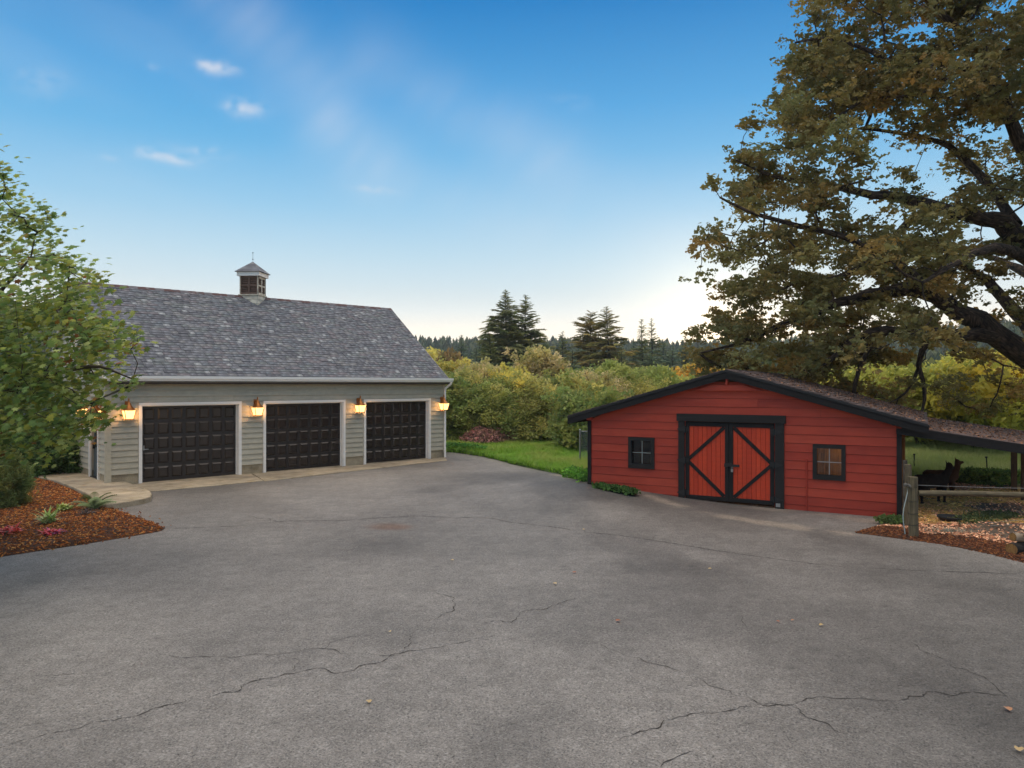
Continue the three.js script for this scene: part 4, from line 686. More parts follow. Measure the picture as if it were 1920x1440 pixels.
// ---------------------------------------------------------------- the maple at the left edge
function mapleLeaf() {   // five pointed lobes, a slight fold
  const out = [[0, -0.5], [0.10, -0.28], [0.42, -0.34], [0.30, -0.10], [0.55, 0.12], [0.27, 0.14], [0.30, 0.34], [0.12, 0.28], [0, 0.56]], full = [...out, ...out.slice(1, -1).reverse().map(([a, b]) => [-a, b])], pos = [];
  for (let i = 0; i < full.length; i++) { const a = full[i], b = full[(i + 1) % full.length], f = ([x, y]) => [x, Math.abs(x) * -0.22 - y * y * 0.3, y]; pos.push(...f([0, -0.1]), ...f(b), ...f(a)); }
  const g = new THREE.BufferGeometry(); g.setAttribute('position', new THREE.Float32BufferAttribute(pos, 3)); g.computeVertexNormals(); return g;
}
{
  const mp = thing('maple_tree', 'leafy maple with lobed green and amber leaves at the left edge', 'tree', [0, 0, 0]);
  const base = V(-10.6, 0, -12.2), r = makeRng(55);
  const limbs = [{ p: [base, V(-10.6, 1.2, -12.2), V(-10.3, 2.6, -12), V(-9.9, 4.2, -11.9), V(-9.5, 5.4, -11.8), V(-9.0, 6.6, -11.8)], r: [0.19, 0.03] }, { p: [V(-10.4, 2.0, -12.1), V(-9.4, 3.2, -11.6), V(-8.4, 4.2, -11.3), V(-7.6, 5.0, -11.2)], r: [0.09, 0.015] }, { p: [V(-10.4, 2.0, -12.1), V(-9.2, 2.5, -11.8), V(-8.0, 3.0, -11.6), V(-6.8, 3.3, -11.6), V(-6.2, 3.1, -11.6)], r: [0.08, 0.012] }, { p: [V(-10.3, 2.4, -12.1), V(-9.3, 3.6, -12.8), V(-8.2, 4.6, -13.2)], r: [0.08, 0.015] }, { p: [V(-10.2, 3, -12), V(-11.4, 4.2, -12.4), V(-12.4, 5, -12.8)], r: [0.08, 0.02] }];
  // the crown as the photograph outlines it: tall thin shoots at the top left, a full skirt that reaches the lantern
  const edge = [[300, 5], [340, 22], [390, 90], [440, 88], [500, 124], [520, 186], [560, 176], [620, 203], [640, 246], [690, 220], [712, 246], [735, 200], [770, 186], [800, 180], [815, 158], [838, 120], [850, 60], [860, 0]];
  const right = (py) => { for (let i = 1; i < edge.length; i++) if (py <= edge[i][0]) return lerp(edge[i - 1][1], edge[i][1], (py - edge[i - 1][0]) / (edge[i][0] - edge[i - 1][0])); return -50; };
  const clumps = [];
  for (let k = 0; k < 9000 && clumps.length < 640; k++) {
    const d = 10.0 + r() * 4.2, py = 300 + r() * 550, px = -420 + r() * 690, lim = right(py) - 8;
    if (px > lim) continue; if (py < 520 && r() < 0.55 && px > lim - 400) { if (px < lim - 90 || r() < 0.4) continue; }
    const p = P(px, py, d); if (p.y < 1.75) continue; if (py > 835 && px > -40 && r() < 0.5) continue;
    if (fbm(p.x * 0.9 + 3, p.y * 1.1 + p.z * 0.5, 2) < 0.36) continue;
    clumps.push({ p, r: 0.22 + 0.1 * r(), k: 0.8 + 0.4 * r() });
  }
  for (const [px, py, d] of [[4, 316, 11], [6, 332, 11.1], [10, 355, 11], [3, 372, 11.2], [14, 400, 11], [82, 392, 11], [90, 408, 11.1], [70, 410, 11.2], [84, 428, 11], [66, 440, 11.2], [52, 425, 11], [44, 408, 11], [30, 400, 11.2], [100, 478, 11], [120, 490, 11.2], [130, 500, 11], [170, 512, 11], [188, 524, 11.1], [192, 540, 11.2], [258, 642, 11], [256, 620, 11.1], ...Array.from({ length: 16 }, (_, i) => [118 + (i * 37) % 84, 742 + (i * 23) % 62, 10.8 + (i % 5) * 0.15]), [245, 655, 11.2], [240, 725, 11], [258, 712, 11]]) clumps.push({ p: P(px, py, d), r: 0.1, k: 0.35 });
  const green = [L(104, 118, 52), L(90, 108, 52), L(120, 126, 52), L(82, 102, 54), L(116, 116, 46), L(100, 120, 64), L(138, 146, 84)], list = [];
  for (const c of clumps) {
    const n = Math.round(34 * c.k), warm = r() < 0.08;
    for (let i = 0; i < n; i++) { const u = V(gauss(r), gauss(r) * 0.7, gauss(r)).multiplyScalar(c.r * 1.3); list.push({ m: mat4(c.p.clone().add(u), 0.5 + gauss(r) * 0.6, r() * 6.28, gauss(r) * 0.55, 0.108 * (0.65 + 0.7 * r())), c: warm && r() < 0.3 ? pick([L(136, 98, 42), L(116, 74, 38)], r) : pick(green, r) }); }
  }
  mesh('trunk', grow(limbs, clumps, 12, 0.0045, { sides: 9, step: 0.25, sag: 0.3 }), M.paleBark, mp);
  instanced('crown', mapleLeaf(), M.leaf, list, mp);
}

// ---------------------------------------------------------------- shrubs
function shrub(name, label, at, w, h, o) {   // stems fan out of the ground; o: cols, per, leaf geometry, wood, bare share
  const s = thing(name, label, 'shrub', [at.x, at.y, at.z], 0, o.group), r = makeRng(o.seed), clumps = [], limbs = [];
  for (let k = 0; k < (o.stems ?? 7); k++) { const a = r() * 6.28, q = 0.25 + 0.55 * r(), t = V(Math.cos(a) * q * w / 2, h * (0.6 + 0.3 * r()), Math.sin(a) * q * w / 2); limbs.push({ p: [V(t.x * 0.12, -0.1, t.z * 0.12), V(t.x * 0.35, t.y * 0.45, t.z * 0.35), t], r: [(o.stem ?? 0.03) * (0.7 + 0.6 * r()), 0.008] }); }
  for (let k = 0; k < o.n * 3 && clumps.length < o.n; k++) {
    const a = r() * 6.28, v = r(), q = Math.sqrt(r()), env = Math.pow(Math.sin(clamp(v * 0.86 + 0.14, 0, 1) * Math.PI), 0.55) * (0.7 + 0.6 * noise2(a * 1.6 + o.seed, v * 3)), y = (o.low ?? 0.12) * h + v * h * (0.9 - (o.low ?? 0.12)) + h * 0.1 * gauss(r);
    if (q < 0.45 && v < 0.7) continue;
    clumps.push({ p: V(Math.cos(a) * q * env * w / 2, Math.max(0.1, y), Math.sin(a) * q * env * w / 2), r: o.cr * (0.7 + 0.6 * r()), k: 0.6 + 0.8 * r(), c: o.shade ? o.shade(r, v) : undefined });
  }
  if (o.bare) for (let k = 0; k < 26; k++) { const a = r() * 6.28, q = Math.sqrt(r()) * w * 0.42, y0 = h * (0.86 - 0.35 * (q / w) * 2), n = 2 + Math.floor(r() * 3), lx = gauss(r) * 0.25, lz = gauss(r) * 0.25; for (let i = 1; i <= n; i++) clumps.push({ p: V(Math.cos(a) * q + lx * i, y0 + i * 0.26, Math.sin(a) * q + lz * i), r: 0.13, k: 0.3 }); }   // upright whips
  mesh('stems', grow(limbs, clumps, o.seed + 1, o.twig ?? 0.006, { step: 0.4, sides: 5, sag: 0.2 }), o.wood ?? M.twig, s);
  if (o.bare) { const t = []; for (let k = 0; k < o.bare; k++) { const a = r() * 6.28, q = (0.45 + 0.5 * r()) * w / 2, y = h * (0.15 + 0.75 * r()), p0 = V(Math.cos(a) * q * 0.7, y, Math.sin(a) * q * 0.7), dir = V(Math.cos(a) * 0.6 + gauss(r) * 0.6, 0.5 + gauss(r) * 0.6, Math.sin(a) * 0.6 + gauss(r) * 0.6).multiplyScalar(0.5 + 0.7 * r()); t.push(tube([p0, p0.clone().addScaledVector(dir, 0.5).add(V(gauss(r) * 0.1, 0, gauss(r) * 0.1)), p0.clone().add(dir).add(V(0, -0.1, 0))], [0.016, 0.011, 0.005], 4)); } mesh('bare_twigs', merge(t), M.paleBark, s); }
  instanced('foliage', o.leaf, M.leaf, fill(clumps, o.per, r, o.cols, 1, 0.8), s);
  return s;
}
const hedgeLeaf = leafSpray(7, 0.16, 0.075, 0.17, 8, 0.9), boxLeaf = leafSpray(8, 0.075, 0.042, 0.07, 9, 0.9), paleLeaf = leafSpray(7, 0.24, 0.11, 0.24, 10, 0.9), bigLeaf = leafSpray(7, 0.3, 0.19, 0.3, 13, 0.8);
const olive = [L(152, 148, 84), L(134, 138, 78), L(166, 156, 92), L(120, 130, 72), L(176, 164, 98)], deep = [L(116, 128, 72), L(102, 118, 66), L(130, 136, 76), L(144, 142, 76)], yellow = [L(168, 158, 80), L(152, 152, 82), L(176, 160, 78)], dry = [L(178, 162, 122), L(164, 150, 110), L(156, 148, 94), L(140, 138, 84)], rust = [L(170, 128, 54), L(186, 132, 50), L(150, 128, 52)], fresh = [L(136, 142, 80), L(124, 134, 74), L(148, 148, 84)];
// hedgerow behind the grass: [px, top py, depth, width, colours, label]
[[846, 708, 36.5, 3.6, deep, 'dense dark green shrub touching the garage corner in the hedgerow'], [878, 690, 38.5, 4.2, olive, 'olive shrub behind the left end of the brush pile'], [900, 676, 41, 3.8, dry, 'tall shrub with pinkish bare twig tops above the brush pile'], [925, 712, 36, 4.0, deep, 'dark green shrub right behind the brush pile'], [958, 694, 38, 4.0, yellow, 'yellow tipped shrub just right of the brush pile'], [992, 706, 36, 4.2, olive, 'olive shrub midway between brush pile and barn eave'],
  [1012, 646, 43, 3.2, dry, 'tallest thin twiggy shrub rising from the hedgerow middle'], [1040, 702, 37, 4.2, deep, 'dark shrub left of the wire fence post in the hedgerow'], [1075, 704, 36.5, 4.0, olive, 'olive shrub above the barn roof left tip'], [1112, 694, 38.5, 4.2, dry, 'greyish twiggy shrub behind the wire fence'], [1148, 676, 42, 4.0, fresh, 'light green upright shrub behind the barn roof, tallest at left slope'], [1192, 706, 41, 4.4, olive, 'olive shrub half hidden by the barn left roof slope'], [1232, 690, 43, 4.2, fresh, 'light green shrub midway up the barn left roof slope'], [1270, 706, 44, 4.0, yellow, 'yellow green shrub showing over the barn left slope near ridge'], [1105, 742, 31.5, 2.6, deep, 'low dark shrub behind the chain link panel']]
  .forEach(([px, py, d, w, cols, label], i) => { const at = P(px, 722, d); at.y = Math.max(lawnY(at.x, d), terrainY(at.x, -d)); const h = EYE - (py - 722) / F * d - at.y; shrub('hedgerow_shrub', label, at, w, h * 0.93, { seed: 200 + i * 7, n: 240, per: 17, cr: 0.34, bare: 46, leaf: i % 2 ? hedgeLeaf : paleLeaf, cols, wood: i % 3 ? M.twig : M.paleBark, stems: 11, stem: 0.045, twig: 0.0075, low: 0.04, group: 'hedgerow shrubs behind the grass' }); });

// left of the garage: dark laurels, the feathery shrub and the small plants in the mulch
[[150, 884, 803, 24.4, 2.6, 'dark glossy shrub pressed against the garage side wall'], [95, 884, 808, 23.6, 2.6, 'dark round shrub second from the garage side wall'], [30, 882, 800, 24.4, 3.0, 'lighter green shrub under the maple at the photo edge'], [-45, 884, 800, 24, 3.0, 'dark shrub cut by the left photo edge']].forEach(([px, by, py, d, w, label], i) => { const at = P(px, by, d); at.y = 0; shrub('laurel_shrub', label, at, w, EYE - (py - 722) / F * d, { seed: 400 + i, n: 170, per: 34, cr: 0.3, leaf: boxLeaf, cols: i === 2 ? [L(84, 112, 52), L(74, 100, 46), L(96, 118, 52)] : [L(60, 84, 44), L(52, 74, 40), L(68, 92, 46)], stems: 8, low: 0.02, group: 'dark shrubs beside the garage' }); });
{ const at = G(8, 952); at.y = 0.05; shrub('feathery_shrub', 'feathery grey green shrub at the left edge of the mulch bed', at, 1.35, 1.35, { seed: 431, n: 150, per: 30, cr: 0.14, leaf: leafSpray(8, 0.085, 0.014, 0.05, 14, 1.4), cols: [L(92, 106, 62), L(80, 98, 60), L(112, 112, 56)], stems: 14, stem: 0.012, twig: 0.003, low: 0.02 }); }
const blade = (len, w, bend, seg = 4) => { const pos = [], pt = (t, s) => [s * w * (1 - t) * 0.5 + 0.0, Math.sin(t * bend) / bend * len, (1 - Math.cos(t * bend)) / bend * len]; for (let i = 0; i < seg; i++) { const a = i / seg, b = (i + 1) / seg, p = [pt(a, -1), pt(a, 1), pt(b, -1), pt(b, 1)]; for (const k of i === seg - 1 ? [0, 1, 2] : [0, 1, 2, 1, 3, 2]) pos.push(...p[k]); } const g = new THREE.BufferGeometry(); g.setAttribute('position', new THREE.Float32BufferAttribute(pos, 3)); g.computeVertexNormals(); return g; };
function plant(name, label, category, at, parts, group) { const o = thing(name, label, category, [at.x, at.y, at.z], 0, group); for (const [n, g, m] of parts) mesh(n, g, m, o); return o; }
const bedAt = (px, py) => { const g = G(px, py, 0.05); g.y = bedY(g.x, -g.z); return g; };
const green = (r, g, b) => new THREE.MeshPhysicalMaterial({ color: rgb(r, g, b), roughness: 0.7, transmission: 0.3, thickness: 0, side: THREE.DoubleSide });
{
  const r = makeRng(71);
  const mergeBare = (l) => mergeGeometries(l.map((g) => { for (const k of Object.keys(g.attributes)) if (!['position', 'normal'].includes(k)) g.deleteAttribute(k); return g.index ? g.toNonIndexed() : g; }));
  const fernMat = green(128, 148, 90), fern = thing('fern', 'arching green fern at the walkway corner of the mulch bed', 'fern', bedAt(176, 956).toArray());
  for (let i = 0; i < 15; i++) { const m = mesh('frond', frondGeo(0.5 + 0.25 * r()), fernMat, fern); m.rotation.set(0.35 + 0.35 * r(), i * 2.4 + r(), 0, 'YXZ'); }
  function frondGeo(len) { const l = []; for (let i = 2; i < 17; i++) for (const s of [-1, 1]) { const t = i / 17, b = blade(len * 0.26 * Math.sin(Math.pow(t, 0.7) * 2.9) + 0.02, 0.035, 0.5, 2); b.rotateX(Math.PI / 2).rotateY(s * 1.2); l.push(b.translate(0, Math.sin(t * 1.2) / 1.2 * len, (1 - Math.cos(t * 1.2)) / 1.2 * len)); } l.push(blade(len, 0.012, 1.2, 6)); return mergeBare(l); }
  const leafy = (n, len, w, tilt, spread) => { const l = []; for (let i = 0; i < n; i++) { const b = blade(len * (0.6 + 0.7 * r()), w * (0.7 + 0.5 * r()), 1.1, 4); b.rotateX(tilt * (0.4 + 0.9 * r())).rotateY(r() * 6.28).translate(gauss(r) * spread, r() * 0.05, gauss(r) * spread); l.push(b); } return mergeBare(l); };
  plant('leafy_plant', 'pale green leafy plant behind the pink flowers in the mulch', 'plant', bedAt(88, 984), [['leaves', leafy(46, 0.3, 0.09, 0.7, 0.08), green(170, 182, 118)], ['leaves', leafy(16, 0.42, 0.07, 0.4, 0.09), green(158, 188, 92)]]);
  plant('leafy_plant', 'low yellow green leafy plant nearest the fern', 'plant', bedAt(122, 958), [['leaves', leafy(54, 0.2, 0.1, 0.9, 0.09), green(176, 190, 98)], ['leaves', leafy(14, 0.2, 0.09, 0.9, 0.1), green(188, 186, 92)]]);
  plant('flowering_plant', 'low plant with crimson and magenta flowers, whole in view', 'flowers', bedAt(96, 1003), [['petals', leafy(60, 0.16, 0.06, 1.1, 0.12), green(228, 66, 84)], ['petals', leafy(30, 0.16, 0.06, 1.2, 0.12), green(186, 60, 150)], ['leaves', leafy(20, 0.12, 0.05, 1.2, 0.1), green(74, 60, 44)]]);
  plant('flowering_plant', 'low coral red flowering plant cut by the photo edge', 'flowers', bedAt(12, 1004), [['petals', leafy(80, 0.17, 0.05, 1.0, 0.16), green(228, 84, 78)], ['leaves', leafy(24, 0.13, 0.05, 1.2, 0.13), green(72, 62, 46)]]);
  plant('withered_plant', 'withered brown tuft in front of the fern', 'plant', bedAt(160, 966), [['leaves', leafy(60, 0.26, 0.02, 1.1, 0.12), green(66, 46, 34)]]);
  plant('small_sapling', 'small yellow leaved sprout beside the flat stones', 'plant', bedAt(36, 890), [['leaves', leafy(14, 0.25, 0.06, 0.5, 0.05), green(176, 164, 62)]]);
}
// stones, weeds and grass
function rock(seed, sx, sy, sz) { const g = new THREE.IcosahedronGeometry(1, 3), p = g.attributes.position, v = V(); for (let i = 0; i < p.count; i++) { v.fromBufferAttribute(p, i); const k = 0.75 + 0.5 * fbm(v.x * 1.6 + seed, v.y * 1.6 + v.z * 1.9 + seed * 2, 3); p.setXYZ(i, v.x * k * sx, v.y * k * sy, v.z * k * sz); } g.computeVertexNormals(); return g; }
[[56, 894, 0.55, 0.13, 'larger flat grey stone at the end of the walkway'], [42, 899, 0.32, 0.09, 'smaller flat pale stone in front of the larger one']].forEach(([px, py, s, h, l], i) => { const g = bedAt(px, py); const m = mesh('flat_stone', rock(3 + i * 5, s, h, s * 0.6), M.stone, scene); m.position.set(g.x, g.y + h * 0.35, g.z); m.rotation.y = 0.3; tag(m, l, 'stone', 'flat stones by the walkway'); });
const pickM = (c, r) => pick(c, r).map((v) => v * 0.62);
// ---------------------------------------------------------------- grass, mulch, straw: too many to count
const bladesOf = (n, len, w, seed, spread = 0.06) => { const r = makeRng(seed), l = []; for (let i = 0; i < n; i++) { const b = blade(len * (0.6 + 0.7 * r()), w, 0.5 + r(), 3); b.rotateX(0.15 + 0.35 * r()).rotateY(r() * 6.28).translate(gauss(r) * spread, 0, gauss(r) * spread); l.push(b); } return mergeGeometries(l); };
{
  const r = makeRng(600), list = [], tuft = bladesOf(9, 0.26, 0.022, 4);
  const put = (x, d, s) => { const n = fbm(x * 0.8, d * 0.8, 3); list.push({ m: mat4(V(x, lawnY(x, d) - 0.01, -d), 0, r() * 6.28, 0, s * (0.6 + 0.8 * r()), s * (0.5 + 0.9 * n) * (0.7 + 0.5 * r())), c: mix3(mix3(L(118, 166, 48), L(150, 192, 62), r()), L(178, 180, 96), clamp(smooth(0.4, 0.75, n) * 0.6 + (r() < 0.12 ? 0.4 : 0), 0, 1)) }); };
  for (let k = 0; k < 60000 && list.length < 21000; k++) { const x = -7 + r() * 16, d = 19.5 + r() * 18; if (lawnSd(x, d) < 0.05 || (x > 3 && d > 30)) continue; put(x, d, d > 30 ? 1.25 : 1.05); }
  tag(instanced('lawn_grass', tuft, M.leaf, list, scene), 'bright green long grass between the garage and the barn', 'grass', null, 'stuff');
  const mead = [], mt = bladesOf(9, 0.5, 0.03, 6, 0.12);
  for (let k = 0; k < 60000 && mead.length < 22000; k++) { const x = 11 + r() * 22, d = 21.5 + r() * 18; if (inMeadow(x, d) < 0.5 || penSd(x, d) < 0.1) continue; const n = fbm(x * 0.5, d * 0.5, 3); mead.push({ m: mat4(V(x, penY(x, d) - 0.01, -d), 0, r() * 6.28, 0, 0.8 + 0.6 * r(), 0.5 + 0.9 * n * r()), c: mix3(mix3(L(208, 214, 134), L(226, 222, 160), r()), L(180, 196, 104), n) }); }
  tag(instanced('meadow_grass', mt, M.leaf, mead, scene), 'pale tall grass of the meadow behind the animal pen', 'grass', null, 'stuff');
}
{
  const r = makeRng(610), chipG = bx(0.045, 0.01, 0.016), list = [];
  for (let k = 0; k < 120000 && list.length < 42000; k++) { const x = -19 + r() * 12.2, d = 10.8 + r() * 13.8, sd = bedSd(x, d); if (sd < -0.5 || d > 24 || (sd < 0 && r() < 0.9 - sd * 0.35)) continue; const y = sd < 0.02 ? 0.012 : bedY(x, d); list.push({ m: mat4(V(x, y + 0.008 * r(), -d), gauss(r) * 0.5, r() * 6.28, gauss(r) * 0.5, 0.6 + 0.9 * r()), c: pickM([L(150, 84, 34), L(128, 68, 28), L(172, 104, 44), L(100, 52, 24), L(186, 128, 66), L(138, 76, 28)], r) }); }
  tag(instanced('bark_chips', chipG, M.chip, list, scene), 'orange brown bark chips covering the planting bed', 'mulch', null, 'stuff');
  const litter = [], flat = new THREE.CircleGeometry(0.024, 4).rotateX(-Math.PI / 2), straw = bx(0.18, 0.006, 0.006), sl = [], strip = [];
  for (let k = 0; k < 260000 && litter.length < 34000; k++) {
    const x = 6.5 + r() * 9, d = 11.5 + r() * 11; if (penSd(x, d) < 0.02) continue; const s = barkStrip(x, d), w = strawAt(x, d), y = penY(x, d);
    if (s > 0.5) { if (strip.length < 6000) strip.push({ m: mat4(V(x, y + 0.008 * r(), -d), gauss(r) * 0.5, r() * 6.28, gauss(r) * 0.5, 0.6 + 0.9 * r()), c: pickM([L(116, 66, 34), L(96, 52, 28), L(132, 82, 44), L(80, 46, 28)], r) }); continue; }
    if (inMeadow(x, d) > 0.6) continue;
    if (w > 0.4 && sl.length < 14000) { for (let q = 0; q < 2; q++) sl.push({ m: mat4(V(x + gauss(r) * 0.1, y + 0.02 * r(), -d + gauss(r) * 0.1), gauss(r) * 0.3, r() * 6.28, gauss(r) * 0.25, 0.5 + r()), c: pick([L(176, 140, 74), L(168, 132, 70), L(200, 170, 104), L(140, 106, 60)], r) }); continue; }
    const gap = fbm(x * 0.6 + 30, d * 0.6, 3); if (gap < 0.4 && r() < 0.8) continue;
    litter.push({ m: mat4(V(x, y + 0.01 + 0.012 * r(), -d), gauss(r) * 0.6, r() * 6.28, gauss(r) * 0.6, 0.5 + 0.8 * r()), c: pick([L(186, 136, 102), L(176, 122, 92), L(160, 112, 82), L(206, 164, 128), L(128, 88, 66)], r) });
  }
  tag(instanced('leaf_litter', flat, M.chip, litter, scene), 'pinkish tan fallen leaves and wood shavings covering the pen floor', 'leaf litter', null, 'stuff');
  tag(instanced('straw_litter', straw, M.chip, sl, scene), 'golden straw strewn over the pen floor', 'straw', null, 'stuff');
  tag(instanced('bark_chips', chipG, M.chip, strip, scene), 'dark red brown bark chips in the strip along the driveway edge', 'mulch', null, 'stuff');
  // leaves blown onto the barn roof and the lean-to
  const rl = []; barn.updateWorldMatrix(true, false);
  for (let k = 0; k < 5200; k++) { const lean = r() < 0.45, x = lean ? BW + 0.5 + r() * 2.5 : BC + 0.2 + Math.pow(r(), 0.7) * (BW / 2 + 0.3), z = 0.1 - r() * 7.1; if (!lean && z > -0.4 && r() < 0.6) continue; const y = lean ? 2.10 - 0.145 * (x - BW) + 0.012 : BR - BP * (x - BC) + 0.05; rl.push({ m: mat4(V(x, y, z), gauss(r) * 0.4, r() * 6.28, gauss(r) * 0.4 - 0.2, 0.5 + 0.7 * r()).premultiply(barn.matrixWorld), c: pickM([L(132, 92, 66), L(112, 78, 58), L(150, 108, 76), L(96, 70, 54)], r) }); }
  tag(instanced('roof_leaves', flat, M.chip, rl, scene), 'brown fallen leaves lying on the barn and lean-to roofs', 'leaf litter', null, 'stuff');
}
// fallen leaves on the asphalt, one by one
{
  const r = makeRng(620), curl = () => { const g = new THREE.CircleGeometry(0.055, 9), p = g.attributes.position; for (let i = 0; i < p.count; i++) { const x = p.getX(i) * (0.7 + 0.4 * r()), y = p.getY(i); p.setXYZ(i, x, y, 0.025 * Math.abs(x) / 0.05 + 0.012 * r()); } g.rotateX(-Math.PI / 2); g.computeVertexNormals(); return g; };
  const cols = [[196, 140, 96], [206, 176, 120], [176, 110, 74], [214, 188, 140]].map(([a, b, c]) => green(a, b, c));
  const spots = [[1159, 1166, 1.3, 2, 'fallen rust brown leaf alone on the asphalt below the barn left window'], [1458, 1167, 0.9, 2, 'thin brown leaf, leftmost of three in a row on asphalt'], [1486, 1165, 0.9, 0, 'small tan leaf, middle of three in a row on asphalt'], [1540, 1174, 1.2, 1, 'pale tan leaf, rightmost of three in a row on asphalt'], [692, 1318, 1.1, 1, 'pale leaf on the foreground asphalt left of centre'], [1890, 1332, 1.5, 0, 'long tan leaf near the right photo edge above the crack end'], [1909, 1408, 1.5, 1, 'pale leaf at the bottom right photo corner'], [1095, 994, 1.3, 3, 'pale leaf on asphalt nearest the barn doors'], [1040, 1096, 1.2, 3, 'white leaf on asphalt just right of the photo centre line'], [1077, 1075, 1.2, 2, 'brown leaf scrap right of the white leaf'], [848, 1052, 1.1, 3, 'pale leaf scrap on asphalt left of centre, below the drain'], [1331, 1068, 1.0, 3, 'tiny pale leaf on asphalt below the barn double doors'], [731, 1186, 0.8, 3, 'tiny pale leaf beside the branching crack']];
  for (const [px, py, s, c, l] of spots) { const g = G(px, py), m = mesh('fallen_leaf', curl(), cols[c], scene); m.position.set(g.x, 0.012, g.z); m.rotation.y = r() * 6; m.scale.setScalar(s * 0.48); tag(m, l, 'leaf', 'fallen leaves on the asphalt'); }
}
// weeds along the barn foot and in the pen
{
  const r = makeRng(630), leaf = leafSpray(9, 0.07, 0.055, 0.07, 15, 0.5);
  const weeds = (label, pts, n, cols, sc, hgt) => { const list = [], o = thing('weed_patch', label, 'weeds', [0, 0, 0], 0, 'weed patches'); for (let i = 0; i < n; i++) { const t = r() * (pts.length - 1), k = Math.floor(t), p = pts[k].clone().lerp(pts[k + 1], t - k); p.x += gauss(r) * sc; p.z += gauss(r) * sc; p.y += hgt * r() + 0.03; list.push({ m: mat4(p, 0, r() * 6.28, 0, 0.8 + 0.6 * r()), c: pick(cols, r) }); } instanced('foliage', leaf, M.leaf, list, o); };
  const g2 = [L(58, 86, 38), L(70, 96, 42), L(52, 78, 36)];
  const up = (px, py) => { const g = G(px, py); g.y = paveY(g.x, -g.z); const h = g.y; const q = G(px, py, h); q.y = h; return q; };
  weeds('low green weeds creeping along the barn foot left of the doors', [up(1120, 914), up(1145, 918), up(1168, 922), up(1188, 926)], 420, g2, 0.07, 0.07);
  weeds('taller weeds where the grass meets the barn left corner', [up(1070, 896), up(1090, 901), up(1104, 907)], 380, [L(84, 128, 44), L(104, 146, 52), L(72, 112, 44)], 0.22, 0.3);
  weeds('dark leafy weeds spilling over the kerb beside the garage end', [up(845, 846), up(870, 848), up(905, 853)], 420, [L(66, 104, 46), L(78, 120, 48)], 0.28, 0.35);
  const pw = (px, py) => { const g = G(px, py); g.y = 0.05; return g; };
  weeds('dark green weeds along the far side of the pen behind the animals', [pw(1795, 908), pw(1830, 910), pw(1870, 912), pw(1892, 911)], 900, [L(92, 112, 50), L(80, 98, 46), L(112, 124, 54)], 0.3, 0.4);
  weeds('small grass clump at the barn right corner foot', [pw(1664, 984), pw(1690, 986)], 260, [L(72, 92, 44), L(82, 96, 50)], 0.12, 0.08);
  weeds('thin green weeds on the pen floor right of the posts', [pw(1815, 985), pw(1850, 978), pw(1880, 972)], 200, [L(74, 82, 46)], 0.25, 0.06);
}
// ---------------------------------------------------------------- conifers
function frondShape(seed) {   // one bough seen from above: a tapering mat of needle twigs, tips drooping; length 1 along +z
  const r = makeRng(seed), pos = [], tri = (a, b, c) => pos.push(...a, ...b, ...c), drop = (t) => -0.22 * t * t + 0.05 * Math.sin(t * 3);
  for (let i = 0; i < 13; i++) { const t = 0.1 + 0.9 * i / 13, half = 0.34 * Math.sin(Math.pow(t, 0.7) * 2.7) + 0.05; for (const s of [-1, 1]) { const l = half * (0.7 + 0.6 * r()), f = 0.10 + 0.12 * r(), y = drop(t), sag = -0.05 - 0.16 * r(); tri([0, y + 0.015, t - 0.05], [0, y - 0.02, t + 0.05], [s * l, y + sag * l * 2, t + f]); tri([s * l * 0.3, y - 0.01, t - 0.02], [s * l * 0.55, y - 0.03, t + 0.07], [s * l * 0.75, y - 0.11 - 0.1 * r(), t + f + 0.05]); } tri([-0.03, drop(t), t - 0.06], [0.03, drop(t), t - 0.06], [(r() - 0.5) * 0.1, drop(t) - 0.10 * r(), t + 0.14]); }
  const g = new THREE.BufferGeometry(); g.setAttribute('position', new THREE.Float32BufferAttribute(pos, 3)); g.computeVertexNormals(); return g;
}
const fronds = [frondShape(1), frondShape(2), frondShape(3)];
